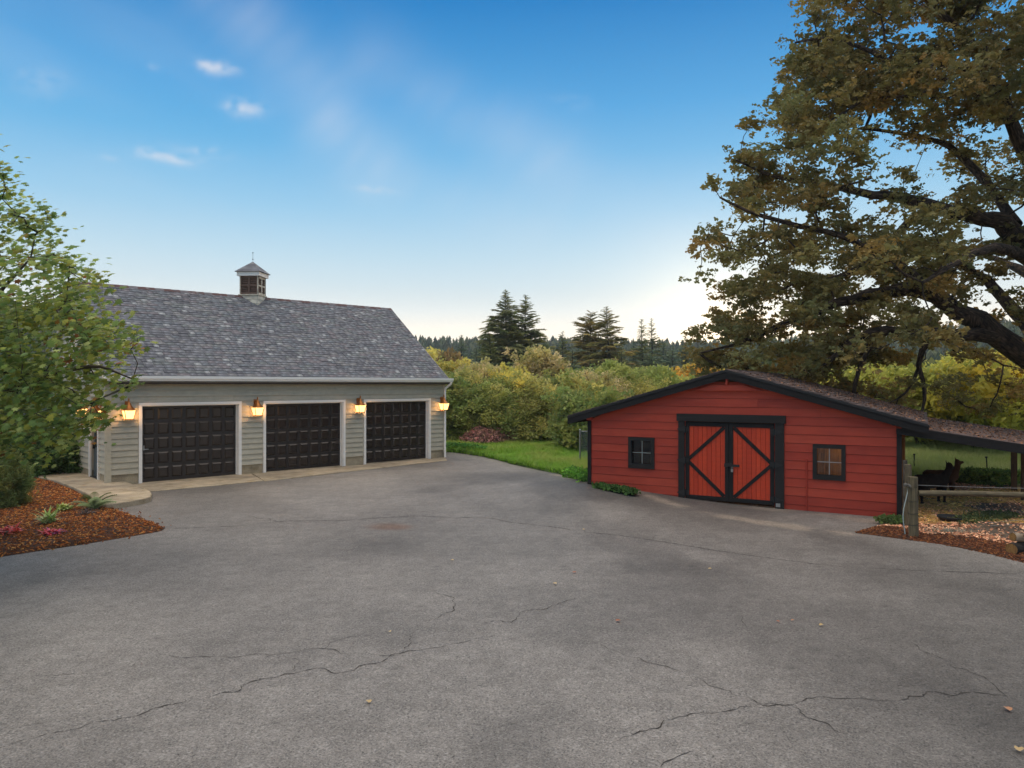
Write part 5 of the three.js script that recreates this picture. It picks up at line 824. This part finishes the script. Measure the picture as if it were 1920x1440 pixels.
function conifer(label, px, topY, d, width, o = {}) {
  const at = P(px, 722, d); at.y = terrainY(at.x, -d); const h = EYE - (topY - 722) / F * d - at.y, r = makeRng(o.seed), t = thing('conifer_tree', label, 'conifer', at.toArray(), 0, 'conifers in the valley');
  const lean = gauss(r) * 0.02 * h, axis = (f) => V(lean * f * f + Math.sin(f * 5) * 0.008 * h, h * f, 0);
  mesh('trunk', tube(Array.from({ length: 14 }, (_, i) => axis(i / 13)), Array.from({ length: 14 }, (_, i) => lerp(h * 0.016, 0.03, i / 13)), 7), o.pale ? M.paleBark : M.bark, t);
  const lists = [[], [], []], cols = o.cols ?? [L(112, 116, 72), L(96, 106, 70), L(126, 122, 74), L(106, 108, 66)], n = Math.round((o.n ?? 300) * 0.8 * clamp(h / 24, 0.6, 1.3));
  for (let i = 0; i < n; i++) {
    const q = i / n, f = (o.from ?? 0.06) + (1 - (o.from ?? 0.06)) * Math.pow(q, 0.85), prof = Math.pow(1 - f, o.pow ?? 0.75) * (0.82 + 0.28 * noise2(f * (o.bump ?? 16) + o.seed, 3)) * (0.42 + 0.8 * r()), len = Math.max(0.35, width / 2 * prof + 0.25), a = i * 2.39996 + r() * 0.6;
    if (o.thin && r() < o.thin * (f < 0.5 ? 1 : 0.7)) continue;
    const tilt = lerp(0.34, -0.55, f) + gauss(r) * 0.26, p = axis(f);
    lists[i % 3].push({ m: new THREE.Matrix4().compose(p, _q.setFromEuler(_e.set(tilt, a, 0, 'YXZ')), V(len * 0.8, len, len)), c: pick(cols, r) });
    for (const s of [-1, 1]) if (len > 1.2 && r() < 0.8) { const k = 0.35 + 0.4 * r(), p2 = p.clone().add(V(Math.sin(a) * len * k, -Math.sin(tilt) * len * k - 0.05 * len, Math.cos(a) * len * k)); lists[(i + 1) % 3].push({ m: new THREE.Matrix4().compose(p2, _q.setFromEuler(_e.set(tilt + 0.1, a + s * (0.5 + 0.3 * r()), 0, 'YXZ')), V(len * 0.5, len * 0.6, len * 0.55)), c: pick(cols, r) }); }
  }
  lists.forEach((l, k) => instanced('boughs', fronds[k], M.needle, l, t));
}
_e.order = 'XYZ';
const warmTop = [L(122, 116, 68), L(110, 108, 62), L(136, 120, 66)], blueG = [L(104, 116, 92), L(92, 108, 86), L(112, 120, 94)];
[['tallest dark conifer, left of the twin pair behind the hedgerow', 950, 545, 88, 14, { n: 560, bump: 22 }], ['right conifer of the tall twin pair behind the hedgerow', 984, 553, 90, 13.5, { n: 520, bump: 20, thin: 0.1 }], ['bushy conifer filling the foot of the twin pair on its left', 925, 625, 84, 10, { n: 360 }], ['small pointed conifer above the garage roof end', 866, 628, 120, 10, { cols: blueG }], ['short conifer directly right of the twin pair', 1028, 650, 104, 11, { cols: blueG }], ['narrow conifer standing alone right of the twin pair', 1056, 621, 108, 9.5, {}], ['broad low conifer below the lone narrow one', 1076, 656, 92, 9, { cols: blueG }],
  ['round topped conifer left of the pair in mid view', 1108, 586, 104, 12, { cols: warmTop, pow: 0.5, n: 360 }], ['pointed tall conifer right of the round topped one', 1147, 575, 98, 14, { n: 420, bump: 24, cols: warmTop }], ['bushy conifer at the foot of the mid view pair', 1168, 650, 90, 9, {}], ['sparse conifer with a bare pale trunk, left of its broken-topped neighbour', 1206, 598, 118, 9, { thin: 0.55, from: 0.45, pale: true }], ['sparse broken-topped conifer before the oak crown', 1226, 597, 122, 8, { thin: 0.6, from: 0.4, pale: true }], ['bluish conifer under the sparse pair', 1222, 655, 106, 11, { cols: blueG }], ['bluish conifer near the oak crown left edge', 1262, 648, 112, 12, { cols: blueG }], ['conifer with a slim tip beside the oak crown', 1284, 626, 140, 11, {}], ['bluish conifer seen under the oak crown above the barn ridge', 1330, 668, 120, 13, { cols: blueG }], ['dark conifer behind the oak above the barn right slope', 1420, 655, 130, 14, { cols: blueG }], ['bluish conifer behind the hanging oak twigs', 1520, 655, 125, 14, { cols: blueG }], ['hazy conifer behind the oak limb', 1640, 648, 125, 14, { cols: blueG }], ['hazy conifer right of the oak limb fork', 1800, 650, 120, 14, { cols: blueG }], ['slim conifer tip at the right photo edge', 1908, 598, 110, 9, { cols: blueG, pow: 0.9 }], ['conifer nearest the garage roof slope', 895, 652, 108, 9, { cols: blueG }], ['low conifer filling the gap right of the lone narrow one', 1088, 640, 125, 12, { cols: blueG }], ['hazy conifer in the gap right of the mid view pair', 1186, 640, 128, 12, { cols: blueG }], ['hazy conifer behind the sparse pair on its right', 1246, 636, 135, 12, { cols: blueG }], ['hazy conifer just right of the twin pair foot', 1006, 642, 120, 12, { cols: blueG }], ['dim conifer left of the twin pair foot', 900, 636, 130, 11, { cols: blueG }]]
  .forEach(([l, px, py, d, w, o], i) => conifer(l, px, py, d, w, { seed: 300 + i * 3, ...o }));

// ---------------------------------------------------------------- broadleaf trees of the valley and meadow edge
function broadleaf(label, px, topY, d, w, trunkR, o) {
  const at = P(px, 722, d); at.y = d < 46 && px > 1500 ? penY(at.x, d) : terrainY(at.x, -d); const h = (EYE - (topY - 722) / F * d - at.y) * 0.94, r = makeRng(o.seed), t = thing('broadleaf_tree', label, 'tree', at.toArray(), 0, o.group), low = o.low ?? 0.3, clumps = [];
  const limbs = [{ p: [V(0, -0.2, 0), V(0.05, h * 0.15, 0), V(gauss(r) * 0.2, h * low, 0), V(gauss(r) * 0.4, h * 0.6, gauss(r) * 0.3), V(gauss(r) * 0.5, h * 0.86, 0)], r: [trunkR, trunkR * 0.15] }];
  for (let k = 0; k < 6; k++) { const a = k * 1.05 + r(), q = w * (0.25 + 0.15 * r()), y0 = h * (low * 0.7 + 0.3 * r()); limbs.push({ p: [V(0, y0, 0), V(Math.cos(a) * q * 0.5, y0 + h * 0.14, Math.sin(a) * q * 0.5), V(Math.cos(a) * q, y0 + h * (0.2 + 0.15 * r()), Math.sin(a) * q)], r: [trunkR * 0.4, trunkR * 0.08] }); }
  for (let k = 0; k < 4000 && clumps.length < o.n; k++) { const a = r() * 6.28, v = r(), q = Math.pow(r(), 0.45), env = Math.pow(Math.sin(clamp(0.1 + v * 0.9, 0, 1) * Math.PI), 0.5) * (0.7 + 0.55 * noise2(a * 2 + o.seed, v * 4)), p = V(Math.cos(a) * q * env * w / 2, h * (low + (1 - low) * v * 0.97), Math.sin(a) * q * env * w / 2); if (fbm(p.x * 0.8 + o.seed, p.y * 0.9 + p.z * 0.4, 2) < 0.4) continue; clumps.push({ p, r: o.cr * (0.7 + 0.6 * r()), k: 0.6 + 0.8 * r() }); }
  mesh('trunk', grow(limbs, clumps, o.seed + 1, o.twig ?? 0.012, { step: 0.6, sides: 7 }), o.wood ?? M.bark, t);
  instanced('crown', o.leaf, M.leaf, fill(clumps, o.per, r, o.cols, 1, 0.75), t);
}
const sunny = [L(170, 164, 80), L(154, 156, 78), L(182, 168, 80), L(144, 150, 80)], mid = [L(138, 142, 70), L(122, 130, 66), L(150, 146, 72)], farLeaf = leafSpray(8, 0.75, 0.42, 0.75, 16, 0.9), midLeaf = leafSpray(7, 0.36, 0.2, 0.36, 17, 0.9);
const vg = 'broadleaf trees of the valley', mg = 'broadleaf trees along the meadow edge';
[['pale yellow tree on the hillside above the garage roof end', 808, 640, 115, 6.5, 0.3, { cols: [L(170, 160, 84), L(158, 150, 78)], leaf: farLeaf, n: 90, per: 18, cr: 0.9, seed: 501, group: vg, low: 0.15 }], ['golden green tree with an orange tip beside the garage roof slope', 856, 668, 62, 7, 0.25, { cols: yellow, leaf: midLeaf, n: 150, per: 26, cr: 0.7, seed: 503, group: vg, low: 0.1 }], ['rust tinged small tree between the conifer and garage roof', 846, 652, 105, 5, 0.2, { cols: [L(140, 112, 66), L(120, 108, 64)], leaf: farLeaf, n: 60, per: 16, cr: 0.8, seed: 505, group: vg, low: 0.1 }],
  ['orange topped tree rising over the barn ridge left side', 1312, 690, 54, 5.5, 0.2, { cols: [...rust, ...yellow], leaf: midLeaf, n: 150, per: 24, cr: 0.55, seed: 507, group: vg, low: 0.1 }], ['orange speckled bush tree lower on the barn left roof slope', 1262, 706, 56, 5.0, 0.2, { cols: [...yellow, ...rust, ...fresh], leaf: midLeaf, n: 110, per: 24, cr: 0.55, seed: 509, group: vg, low: 0.1 }], ['green tree hugging the foot of the twin conifers', 958, 672, 64, 6, 0.25, { cols: deep, leaf: midLeaf, n: 130, per: 24, cr: 0.6, seed: 511, group: vg, low: 0.05 }], ['green tree in the gap right of the tall twiggy shrub', 1065, 690, 60, 6.5, 0.25, { cols: mid, leaf: midLeaf, n: 130, per: 24, cr: 0.6, seed: 513, group: vg, low: 0.05 }], ['dark green tree behind the light green shrubs', 1115, 682, 66, 7, 0.25, { cols: deep, leaf: midLeaf, n: 130, per: 24, cr: 0.6, seed: 515, group: vg, low: 0.05 }], ['dusky green tree below the bare pale trunk', 1215, 690, 70, 8, 0.25, { cols: deep, leaf: midLeaf, n: 150, per: 24, cr: 0.65, seed: 517, group: vg, low: 0.05 }],
  ['thick trunked meadow tree behind the two brown animals', 1836, 690, 31.5, 6.2, 0.36, { cols: sunny, leaf: midLeaf, n: 190, per: 26, cr: 0.5, seed: 521, group: mg, low: 0.3 }], ['meadow tree with a pale trunk nearest the barn right corner', 1722, 705, 33, 5.4, 0.28, { cols: mid, leaf: midLeaf, n: 170, per: 26, cr: 0.5, seed: 523, group: mg, low: 0.3 }], ['yellow leaved tree above the lean-to at the right edge', 1888, 672, 36, 6.5, 0.3, { cols: [...sunny, L(186, 150, 58)], leaf: midLeaf, n: 200, per: 26, cr: 0.55, seed: 525, group: mg, low: 0.22 }], ['full green tree between the two meadow trunks', 1778, 715, 38, 6.5, 0.3, { cols: mid, leaf: midLeaf, n: 200, per: 26, cr: 0.55, seed: 527, group: mg, low: 0.12 }], ['green tree over the barn right roof slope', 1660, 690, 40, 6.5, 0.3, { cols: [...mid, ...sunny], leaf: midLeaf, n: 190, per: 26, cr: 0.55, seed: 529, group: mg, low: 0.12 }], ['tree cut by the right photo edge behind the lean-to posts', 1945, 690, 33, 6, 0.3, { cols: mid, leaf: midLeaf, n: 180, per: 26, cr: 0.55, seed: 531, group: mg, low: 0.12 }], ['tall hazy tree behind the meadow trees', 1840, 668, 48, 8.5, 0.35, { cols: sunny, leaf: midLeaf, n: 210, per: 26, cr: 0.7, seed: 533, group: mg, low: 0.1 }], ['dim green tree far behind the barn right roof slope', 1600, 700, 50, 8, 0.3, { cols: mid, leaf: midLeaf, n: 180, per: 26, cr: 0.65, seed: 535, group: mg, low: 0.1 }], ['pale bare trunked tree with light green leaves by the meadow', 1795, 770, 34, 3.6, 0.12, { cols: fresh, leaf: hedgeLeaf, n: 110, per: 26, cr: 0.4, seed: 537, group: mg, low: 0.2, wood: M.paleBark }]]
  .forEach((a) => broadleaf(...a));

// ---------------------------------------------------------------- the far woods: one mass
{
  const r = makeRng(700), cone = (() => { const pos = [], rr = makeRng(3); for (let k = 0; k < 9; k++) { const y0 = 0.08 + k * 0.1, y1 = y0 + 0.2 - k * 0.004, R = 0.24 * Math.pow(1 - k / 9.6, 0.8); for (let i = 0; i < 9; i++) { const a = i / 9 * 6.283 + k, b = (i + 0.55 + 0.5 * rr()) / 9 * 6.283 + k, q = R * (0.6 + 0.7 * rr()), s = R * (0.6 + 0.7 * rr()); pos.push(Math.cos(a) * q, y0 - 0.05 * rr(), Math.sin(a) * q, 0, Math.min(1, y1), 0, Math.cos(b) * s, y0 - 0.05 * rr(), Math.sin(b) * s); } } const g = new THREE.BufferGeometry(); g.setAttribute('position', new THREE.Float32BufferAttribute(pos, 3)); g.computeVertexNormals(); return g; })();
  const far = [], near = [];
  for (let k = 0; k < 40000 && far.length < 7500; k++) { const a = -0.72 + r() * 1.5, R = 150 + Math.pow(r(), 0.8) * 420, x = Math.sin(a) * R, z = -Math.cos(a) * R; const h = 12 + 9 * r(); far.push({ m: mat4(V(x, terrainY(x, z) - 0.5, z), 0, r() * 6.28, 0, h * (0.9 + 0.5 * r()), h), c: pick([L(66, 78, 58), L(58, 70, 54), L(76, 84, 58), L(84, 88, 58)], r) }); }
  tag(instanced('far_forest', cone, M.needle, far, scene), 'dark conifer forest covering the far ridge', 'forest', null, 'stuff');
  for (let k = 0; k < 3800; k++) { const a = -0.5 + r() * 1.2, R = 62 + Math.pow(r(), 0.7) * 120, x = Math.sin(a) * R, z = -Math.cos(a) * R, y = terrainY(x, z), n = 5; const tone = pick([L(84, 94, 54), L(100, 102, 56), L(74, 84, 52), L(118, 112, 58)], r); for (let i = 0; i < n; i++) near.push({ m: mat4(V(x + gauss(r) * 1.6, y + r() * 4.2, z + gauss(r) * 1.6), r(), r() * 6.28, r(), 1.2 + r()), c: mix3(tone, [0.1, 0.1, 0.04], r() * 0.3) }); }
  tag(instanced('valley_thicket', farLeaf, M.leaf, near, scene), 'mixed thicket filling the valley below the ridge', 'thicket', null, 'stuff');
}
// ---------------------------------------------------------------- fences
{
  const post = (name, label, px, by, ty, w, mat, lean = 0) => { const g = G(px, by), d = -g.z, h = (by - ty) / F * d, r = w / F * d / 2, o = thing(name, label, 'fence post', [g.x, 0, g.z], 0, 'wooden fence posts at the barn corner'); const n = 8, pts = [], rr = []; for (let i = 0; i <= n; i++) { pts.push(V(lean * i / n + Math.sin(i * 2 + px) * 0.004, -0.25 + (h + 0.25) * i / n, 0)); rr.push(r * (1.03 - 0.05 * i / n + 0.03 * Math.sin(i * 3.1 + px))); } mesh('post', tube(pts, rr, 12, true), mat, o); return [o, g, h, r]; };
  const [near, g0, h0] = post('fence_post', 'nearest weathered round post that carries the log rail', 1713, 1010, 894, 17, M.wood, -0.02);
  const [second, g1, h1, r1] = post('fence_post', 'taller weathered post just behind the rail post', 1702.5, 991, 871, 11.5, M.wood);
  post('fence_post', 'thin grey post nearest the barn right corner', 1697, 979, 863, 8, M.paleBark);
  mesh('insulator', merge([new THREE.SphereGeometry(0.035, 10, 8).translate(-0.17, h0 - 0.15, 0.02), tube([V(-0.14, h0 - 0.15, 0.02), V(-0.05, h0 - 0.19, 0.03)], [0.028, 0.04], 8)]), M.stone, near);
  for (const y of [0.28, 0.5, 0.74]) mesh('wire_staple', tube(Array.from({ length: 13 }, (_, i) => V(Math.cos(i / 12 * 6.283) * 0.096 - 0.01, y + 0.01 * Math.sin(i), Math.sin(i / 12 * 6.283) * 0.096)), [0.004], 4), M.darkMetal, near);
  const rail = thing('log_rail', 'horizontal weathered log rail running right from the near post', 'fence rail', [g0.x, 0, g0.z]);
  mesh('rail', tube(Array.from({ length: 14 }, (_, i) => V(0.06 + i * 0.32, 0.895 + Math.sin(i * 0.7) * 0.008 - i * 0.001, 0.05 + i * 0.02)), Array.from({ length: 14 }, (_, i) => 0.055 + 0.004 * Math.sin(i * 2.3)), 10, true), M.wood, rail);
  mesh('end_post', tube([V(4.1, -0.25, 0.32), V(4.1, 1.2, 0.32)], [0.09], 12, true), M.wood, rail);
  const wire = (name, label, a, b, sag, r = 0.004) => tag(mesh(name, tube(Array.from({ length: 13 }, (_, i) => a.clone().lerp(b, i / 12).add(V(0, -sag * Math.sin(i / 12 * Math.PI), 0))), [r], 5), M.metal, scene), label, 'wire', 'fence wires at the pen');
  wire('fence_wire', 'upper fence wire stretched right from the insulator', V(g0.x - 0.17, h0 - 0.15, g0.z + 0.02), V(g0.x + 4.3, h0 - 0.22, g0.z + 0.1), 0.03);
  wire('fence_wire', 'slack wire sloping up from the pen floor to the right edge', V(9.7, 0.16, -14.6), V(12.2, 0.62, -14.2), 0.05); wire('fence_wire', 'second slack wire beside the sloping one on the pen floor', V(9.8, 0.12, -14.55), V(12.3, 0.55, -14.1), 0.06);
  tag(mesh('hose', tube(Array.from({ length: 20 }, (_, i) => { const t = i / 19; return V(lerp(g1.x - 0.02, g0.x - 0.12, Math.pow(t, 0.8)) + Math.sin(t * 7) * 0.03, lerp(1.1, 0.06, t), lerp(g1.z + 0.1, g0.z - 0.12, t)); }), [0.011], 6), std(rgb(128, 142, 140), 0.5), scene), 'pale hose hanging between the two wooden posts', 'hose');
}
{ // chain link panel left of the barn
  const g = G(1087.5, 862, 0.2), o = thing('chain_link_fence', 'galvanised chain link panel with round post left of the barn', 'fence', [g.x, 0, g.z]), d = -g.z, h = EYE - (808 - 722) / F * d;
  mesh('post', tube([V(0, 0, 0), V(0, h + 0.03, 0)], [0.035], 10, true), M.metal, o); mesh('post_cap', new THREE.SphereGeometry(0.045, 10, 8).translate(0, h + 0.03, 0), M.metal, o);
  const L2 = 2.2, dir = V(bDir.x * 0.98, 0, -0.12).normalize(), at = (s, y) => V(dir.x * s, y, dir.z * s); mesh('top_rail', tube([at(0, h - 0.02), at(L2, h - 0.02)], [0.02], 8), M.metal, o); mesh('post', tube([at(L2, 0), at(L2, h + 0.03)], [0.035], 10, true), M.metal, o);
  const w = [], step = 0.09; for (let s = -h; s < L2; s += step) { for (const k of [0, 1]) { const s0 = Math.max(0, s), y0 = s0 - s, s1 = Math.min(L2, s + h), y1 = s1 - s; if (s1 - s0 > 0.05) w.push(tube(k ? [at(s0, h - y0), at(s1, h - y1)] : [at(s0, y0), at(s1, y1)], [0.0045], 3)); } } tag(mesh('wire_mesh', merge(w), M.metal, o), null, null, null, 'stuff');
}
for (const [px, ty, by, l] of [[1714, 851, 893, 'thin dark steel stake in the meadow right of the barn corner'], [1852, 856, 905, 'leaning thin steel stake in front of the thick meadow trunk']]) { const g = G(px, by), h = (by - ty) / F * -g.z, o = thing('steel_stake', l, 'stake', [g.x, 0, g.z], 0, 'steel stakes in the meadow'); const a = mesh('stake', merge([bx(0.035, h + 0.2, 0.006, 0, h / 2 - 0.1, 0), bx(0.006, h + 0.2, 0.03, 0, h / 2 - 0.1, 0.018)]), std(rgb(52, 66, 56), 0.7), o); if (px > 1800) o.rotation.z = 0.06; mesh('clip', bx(0.06, 0.05, 0.03, 0, h - 0.02, 0), M.darkMetal, o); }

// ---------------------------------------------------------------- the two alpacas
function alpaca(name, label, at, turn, mat, pose, sc, group) {
  const B = [], add = (a, b, ra, rb) => B.push({ a: V(...a), b: V(...b), ra, rb });
  add([-0.34, 0.60, 0], [0, 0.585, 0], 0.165, 0.18); add([0, 0.585, 0], [0.28, 0.60, 0], 0.18, 0.165); add([-0.40, 0.58, 0], [-0.47, 0.50, 0], 0.07, 0.045);
  add([0.32, 0.64, 0], pose.neck, 0.13, 0.075); add(pose.neck, pose.head, 0.075, 0.075); add(pose.head, pose.nose, 0.07, 0.038); add([pose.head[0] - 0.01, pose.head[1] + 0.05, 0], [pose.head[0] - 0.01, pose.head[1] + 0.085, 0], 0.055, 0.04);
  for (const s of [-1, 1]) { add([pose.head[0] - 0.045, pose.head[1] + 0.06, s * 0.04], [pose.head[0] - 0.075, pose.head[1] + 0.165, s * 0.052], 0.022, 0.008);
    const f = s > 0 ? 0.03 : -0.02; add([0.26, 0.52, s * 0.085], [0.27 + f, 0.27, s * 0.085], 0.085, 0.045); add([0.27 + f, 0.27, s * 0.085], [0.265 + f, 0.04, s * 0.085], 0.042, 0.028); add([0.265 + f, 0.03, s * 0.085], [0.30 + f, 0.02, s * 0.085], 0.032, 0.024);
    add([-0.32, 0.52, s * 0.085], [-0.27 + f, 0.38, s * 0.09], 0.12, 0.075); add([-0.27 + f, 0.38, s * 0.09], [-0.37 + f, 0.23, s * 0.09], 0.07, 0.042); add([-0.37 + f, 0.23, s * 0.09], [-0.345 + f, 0.04, s * 0.09], 0.04, 0.028); add([-0.345 + f, 0.03, s * 0.09], [-0.31 + f, 0.02, s * 0.09], 0.032, 0.024); }
  const N = 96, mc = new MarchingCubes(N, mat, false, false, 300000), S = 0.75, cy = 0.62, pa = V(), ba = V(), p = V(); mc.isolation = 0;
  for (let k = 0; k < N; k++) for (let j = 0; j < N; j++) for (let i = 0; i < N; i++) {
    p.set((i - N / 2) / (N / 2) * S, (j - N / 2) / (N / 2) * S + cy, (k - N / 2) / (N / 2) * S); let d = 1;
    if (Math.abs(p.z) < 0.3) for (const c of B) { pa.copy(p).sub(c.a); ba.copy(c.b).sub(c.a); const t = clamp(pa.dot(ba) / ba.lengthSq(), 0, 1), q = pa.addScaledVector(ba, -t).length() - lerp(c.ra, c.rb, t), kk = 0.045, h = Math.max(kk - Math.abs(d - q), 0) / kk; d = Math.min(d, q) - h * h * kk * 0.25; }
    d += (fbm(p.x * 22 + 5, p.y * 22 + p.z * 17, 2) - 0.5) * 0.022 * smooth(0.3, 0.5, p.y); mc.field[i + j * N + k * N * N] = -d;
  }
  mc.update(); const n = mc.count, g = new THREE.BufferGeometry(); g.setAttribute('position', new THREE.BufferAttribute(mc.positionArray.slice(0, n * 3).map((v, i) => v * S + (i % 3 === 1 ? cy : 0)), 3)); g.setAttribute('normal', new THREE.BufferAttribute(mc.normalArray.slice(0, n * 3), 3));
  g.computeVertexNormals(); { const nn = g.attributes.normal, src = mc.normalArray; for (let i = 0; i < n; i++) { const s = nn.getX(i) * src[i * 3] + nn.getY(i) * src[i * 3 + 1] + nn.getZ(i) * src[i * 3 + 2] < 0 ? -1 : 1; nn.setXYZ(i, src[i * 3] * s, src[i * 3 + 1] * s, src[i * 3 + 2] * s); } }
  const uv = []; for (let i = 0; i < n; i++) uv.push(g.attributes.position.getX(i) * 3, g.attributes.position.getY(i) * 3); g.setAttribute('uv', new THREE.Float32BufferAttribute(uv, 2));
  const o = thing(name, label, 'alpaca', at, turn, group); o.scale.setScalar(sc); mesh('body', g, mat, o);
  for (const s of [-1, 1]) mesh('eye', new THREE.SphereGeometry(0.012, 8, 6).translate(pose.head[0] + 0.035, pose.head[1] + 0.022, s * 0.058), M.darkMetal, o);
}
alpaca('alpaca', 'dark brown alpaca standing beside the barn behind the log rail', [10.46, penY(10.46, 17.7) - 0.005, -17.7], 0.05, M.wool, { neck: [0.46, 0.86, 0], head: [0.50, 0.95, 0], nose: [0.62, 0.925, 0] }, 0.94, 'alpacas in the pen');
alpaca('alpaca', 'reddish brown alpaca with raised head behind the dark one', [11.55, penY(11.55, 19.1) - 0.005, -19.1], -0.5, M.woolB, { neck: [0.40, 0.86, 0], head: [0.43, 1.0, 0], nose: [0.545, 1.03, 0] }, 0.88, 'alpacas in the pen');

// ---------------------------------------------------------------- brush pile on the grass
{
  const g = G(912, 838), o = thing('brush_pile', 'pinkish brown heap of clippings and twigs on the grass', 'brush pile', [g.x, lawnY(g.x, -g.z), g.z]), r = makeRng(801), core = new THREE.SphereGeometry(1, 40, 20, 0, 6.2832, 0, 1.5708), p = core.attributes.position;
  const W = 1.4, H = 0.85; for (let i = 0; i < p.count; i++) { const x = p.getX(i), y = p.getY(i), z = p.getZ(i), k = 0.8 + 0.4 * fbm(x * 2 + 4, z * 2 + y, 3); p.setXYZ(i, x * W * k + 0.12 * y, y * H * (0.75 + 0.4 * fbm(x * 1.5, z * 1.5 + 9, 2)) - 0.05, z * 1.0 * k); } core.computeVertexNormals();
  mesh('heap', core, std(rgb(112, 84, 74), 1, { map: roughTex }), o);
  const bits = [], v = V(), nn = core.attributes.normal; for (let k = 0; k < 3600; k++) { const i = Math.floor(r() * p.count); v.fromBufferAttribute(p, i); v.add(V(gauss(r) * 0.12, gauss(r) * 0.05 + 0.01, gauss(r) * 0.12)); if (v.y < 0) v.y = 0.02; bits.push({ m: mat4(v, gauss(r) * 0.9, r() * 6.28, gauss(r) * 0.9, 0.6 + 0.9 * r()), c: pick([L(158, 112, 106), L(136, 96, 88), L(176, 132, 122), L(118, 92, 78), L(146, 118, 94), L(100, 74, 66)], r) }); }
  instanced('clippings', leafSpray(4, 0.10, 0.05, 0.06, 19), M.chip, bits, o);
  const sticks = []; for (let k = 0; k < 34; k++) { const a = V(0.5 + 0.9 * r(), 0.1 + 0.35 * r(), gauss(r) * 0.6), e = V(gauss(r) * 0.7 + 0.2, 0.25 + 0.5 * r(), gauss(r) * 0.5), b = a.clone().add(e); sticks.push(tube([a, a.clone().lerp(b, 0.5).add(V(gauss(r) * 0.15, 0.15, gauss(r) * 0.15)), b.add(V(0, -0.1 * r(), 0))], [0.011, 0.008, 0.004], 4)); } mesh('twigs', merge(sticks), M.twig, o);
}
// ---------------------------------------------------------------- birch logs and stones heaped at the right edge
{
  const birch = std(rgb(196, 184, 170), 0.85, { map: tex(256, (u, v) => { const k = fbm(u * 5, v * 40, 3, 5), d = smooth(0.62, 0.7, k); return [225 - d * 150, 215 - d * 150, 200 - d * 145]; }, 1.5) }), dark = std(rgb(70, 60, 52), 0.95, { map: barkTex });
  const base = G(1912, 1040), lg = (label, x, y, z, len, rad, ry, rz, m) => { const o = thing('firewood_log', label, 'log', [base.x + x, y, base.z + z], ry, 'logs heaped at the right edge'); o.rotation.z = rz; mesh('bark', tube(Array.from({ length: 7 }, (_, i) => V((i / 6 - 0.5) * len, 0.008 * Math.sin(i * 2), 0)), Array.from({ length: 7 }, (_, i) => rad * (1 + 0.06 * Math.sin(i * 2.2))), 12), m, o); for (const s of [-1, 1]) mesh('cut_end', new THREE.CircleGeometry(rad * 1.0, 14).rotateY(s * Math.PI / 2).translate(s * (len / 2 + 0.001), 0, 0), M.ply, o); };
  lg('mossy dark log lying lowest in the right edge heap', 0.0, 0.13, 0.0, 0.55, 0.1, 0.5, 0, dark); lg('pale birch log end low in the right edge heap', 0.32, 0.12, 0.22, 0.5, 0.075, -0.6, 0.05, birch); lg('pale birch log lying over the dark log', 0.12, 0.29, -0.05, 0.5, 0.075, 0.2, -0.1, birch); lg('brown log standing at a slant in the right edge heap', 0.2, 0.52, 0.1, 0.5, 0.085, 0.3, 0.9, dark); lg('pale birch log topmost in the right edge heap', 0.3, 0.86, 0.05, 0.45, 0.08, 0.4, 0.5, birch); lg('second pale birch log behind the topmost one', 0.42, 0.6, -0.1, 0.5, 0.09, 0.5, 0.2, birch); lg('dark log at the back of the right edge heap', 0.5, 0.34, -0.1, 0.6, 0.12, 0.3, 0, dark);
}
// feed pan and ash heap on the pen floor
{ const g = G(1782, 981), o = thing('feed_pan', 'flat dark rubber feed pan on the pen floor', 'pan', [g.x, 0.06, g.z]); mesh('pan', new THREE.LatheGeometry([[0, 0.01], [0.2, 0.01], [0.24, 0.09], [0.26, 0.1], [0.255, 0.07], [0.21, 0], [0, 0]].map(([a, b]) => new THREE.Vector2(a, b)), 24), std(rgb(44, 44, 44), 0.8), o); }
{ const g = G(1783, 1004), r = makeRng(820), l = [], o = thing('grass_clump', 'grey green dried grass clump on the shavings', 'grass', [g.x, penY(g.x, -g.z), g.z]); for (let i = 0; i < 260; i++) l.push(blade(0.16 + 0.12 * r(), 0.012, 1.2, 3).rotateX(0.4 + 0.8 * r()).rotateY(r() * 6.28).translate(gauss(r) * 0.36, 0, gauss(r) * 0.2)); mesh('blades', mergeGeometries(l), green(138, 142, 122), o); }

scene.fog = new THREE.FogExp2(new THREE.Color().setRGB(0.7, 0.74, 0.8), 0.00035);
renderer.render(scene, camera);
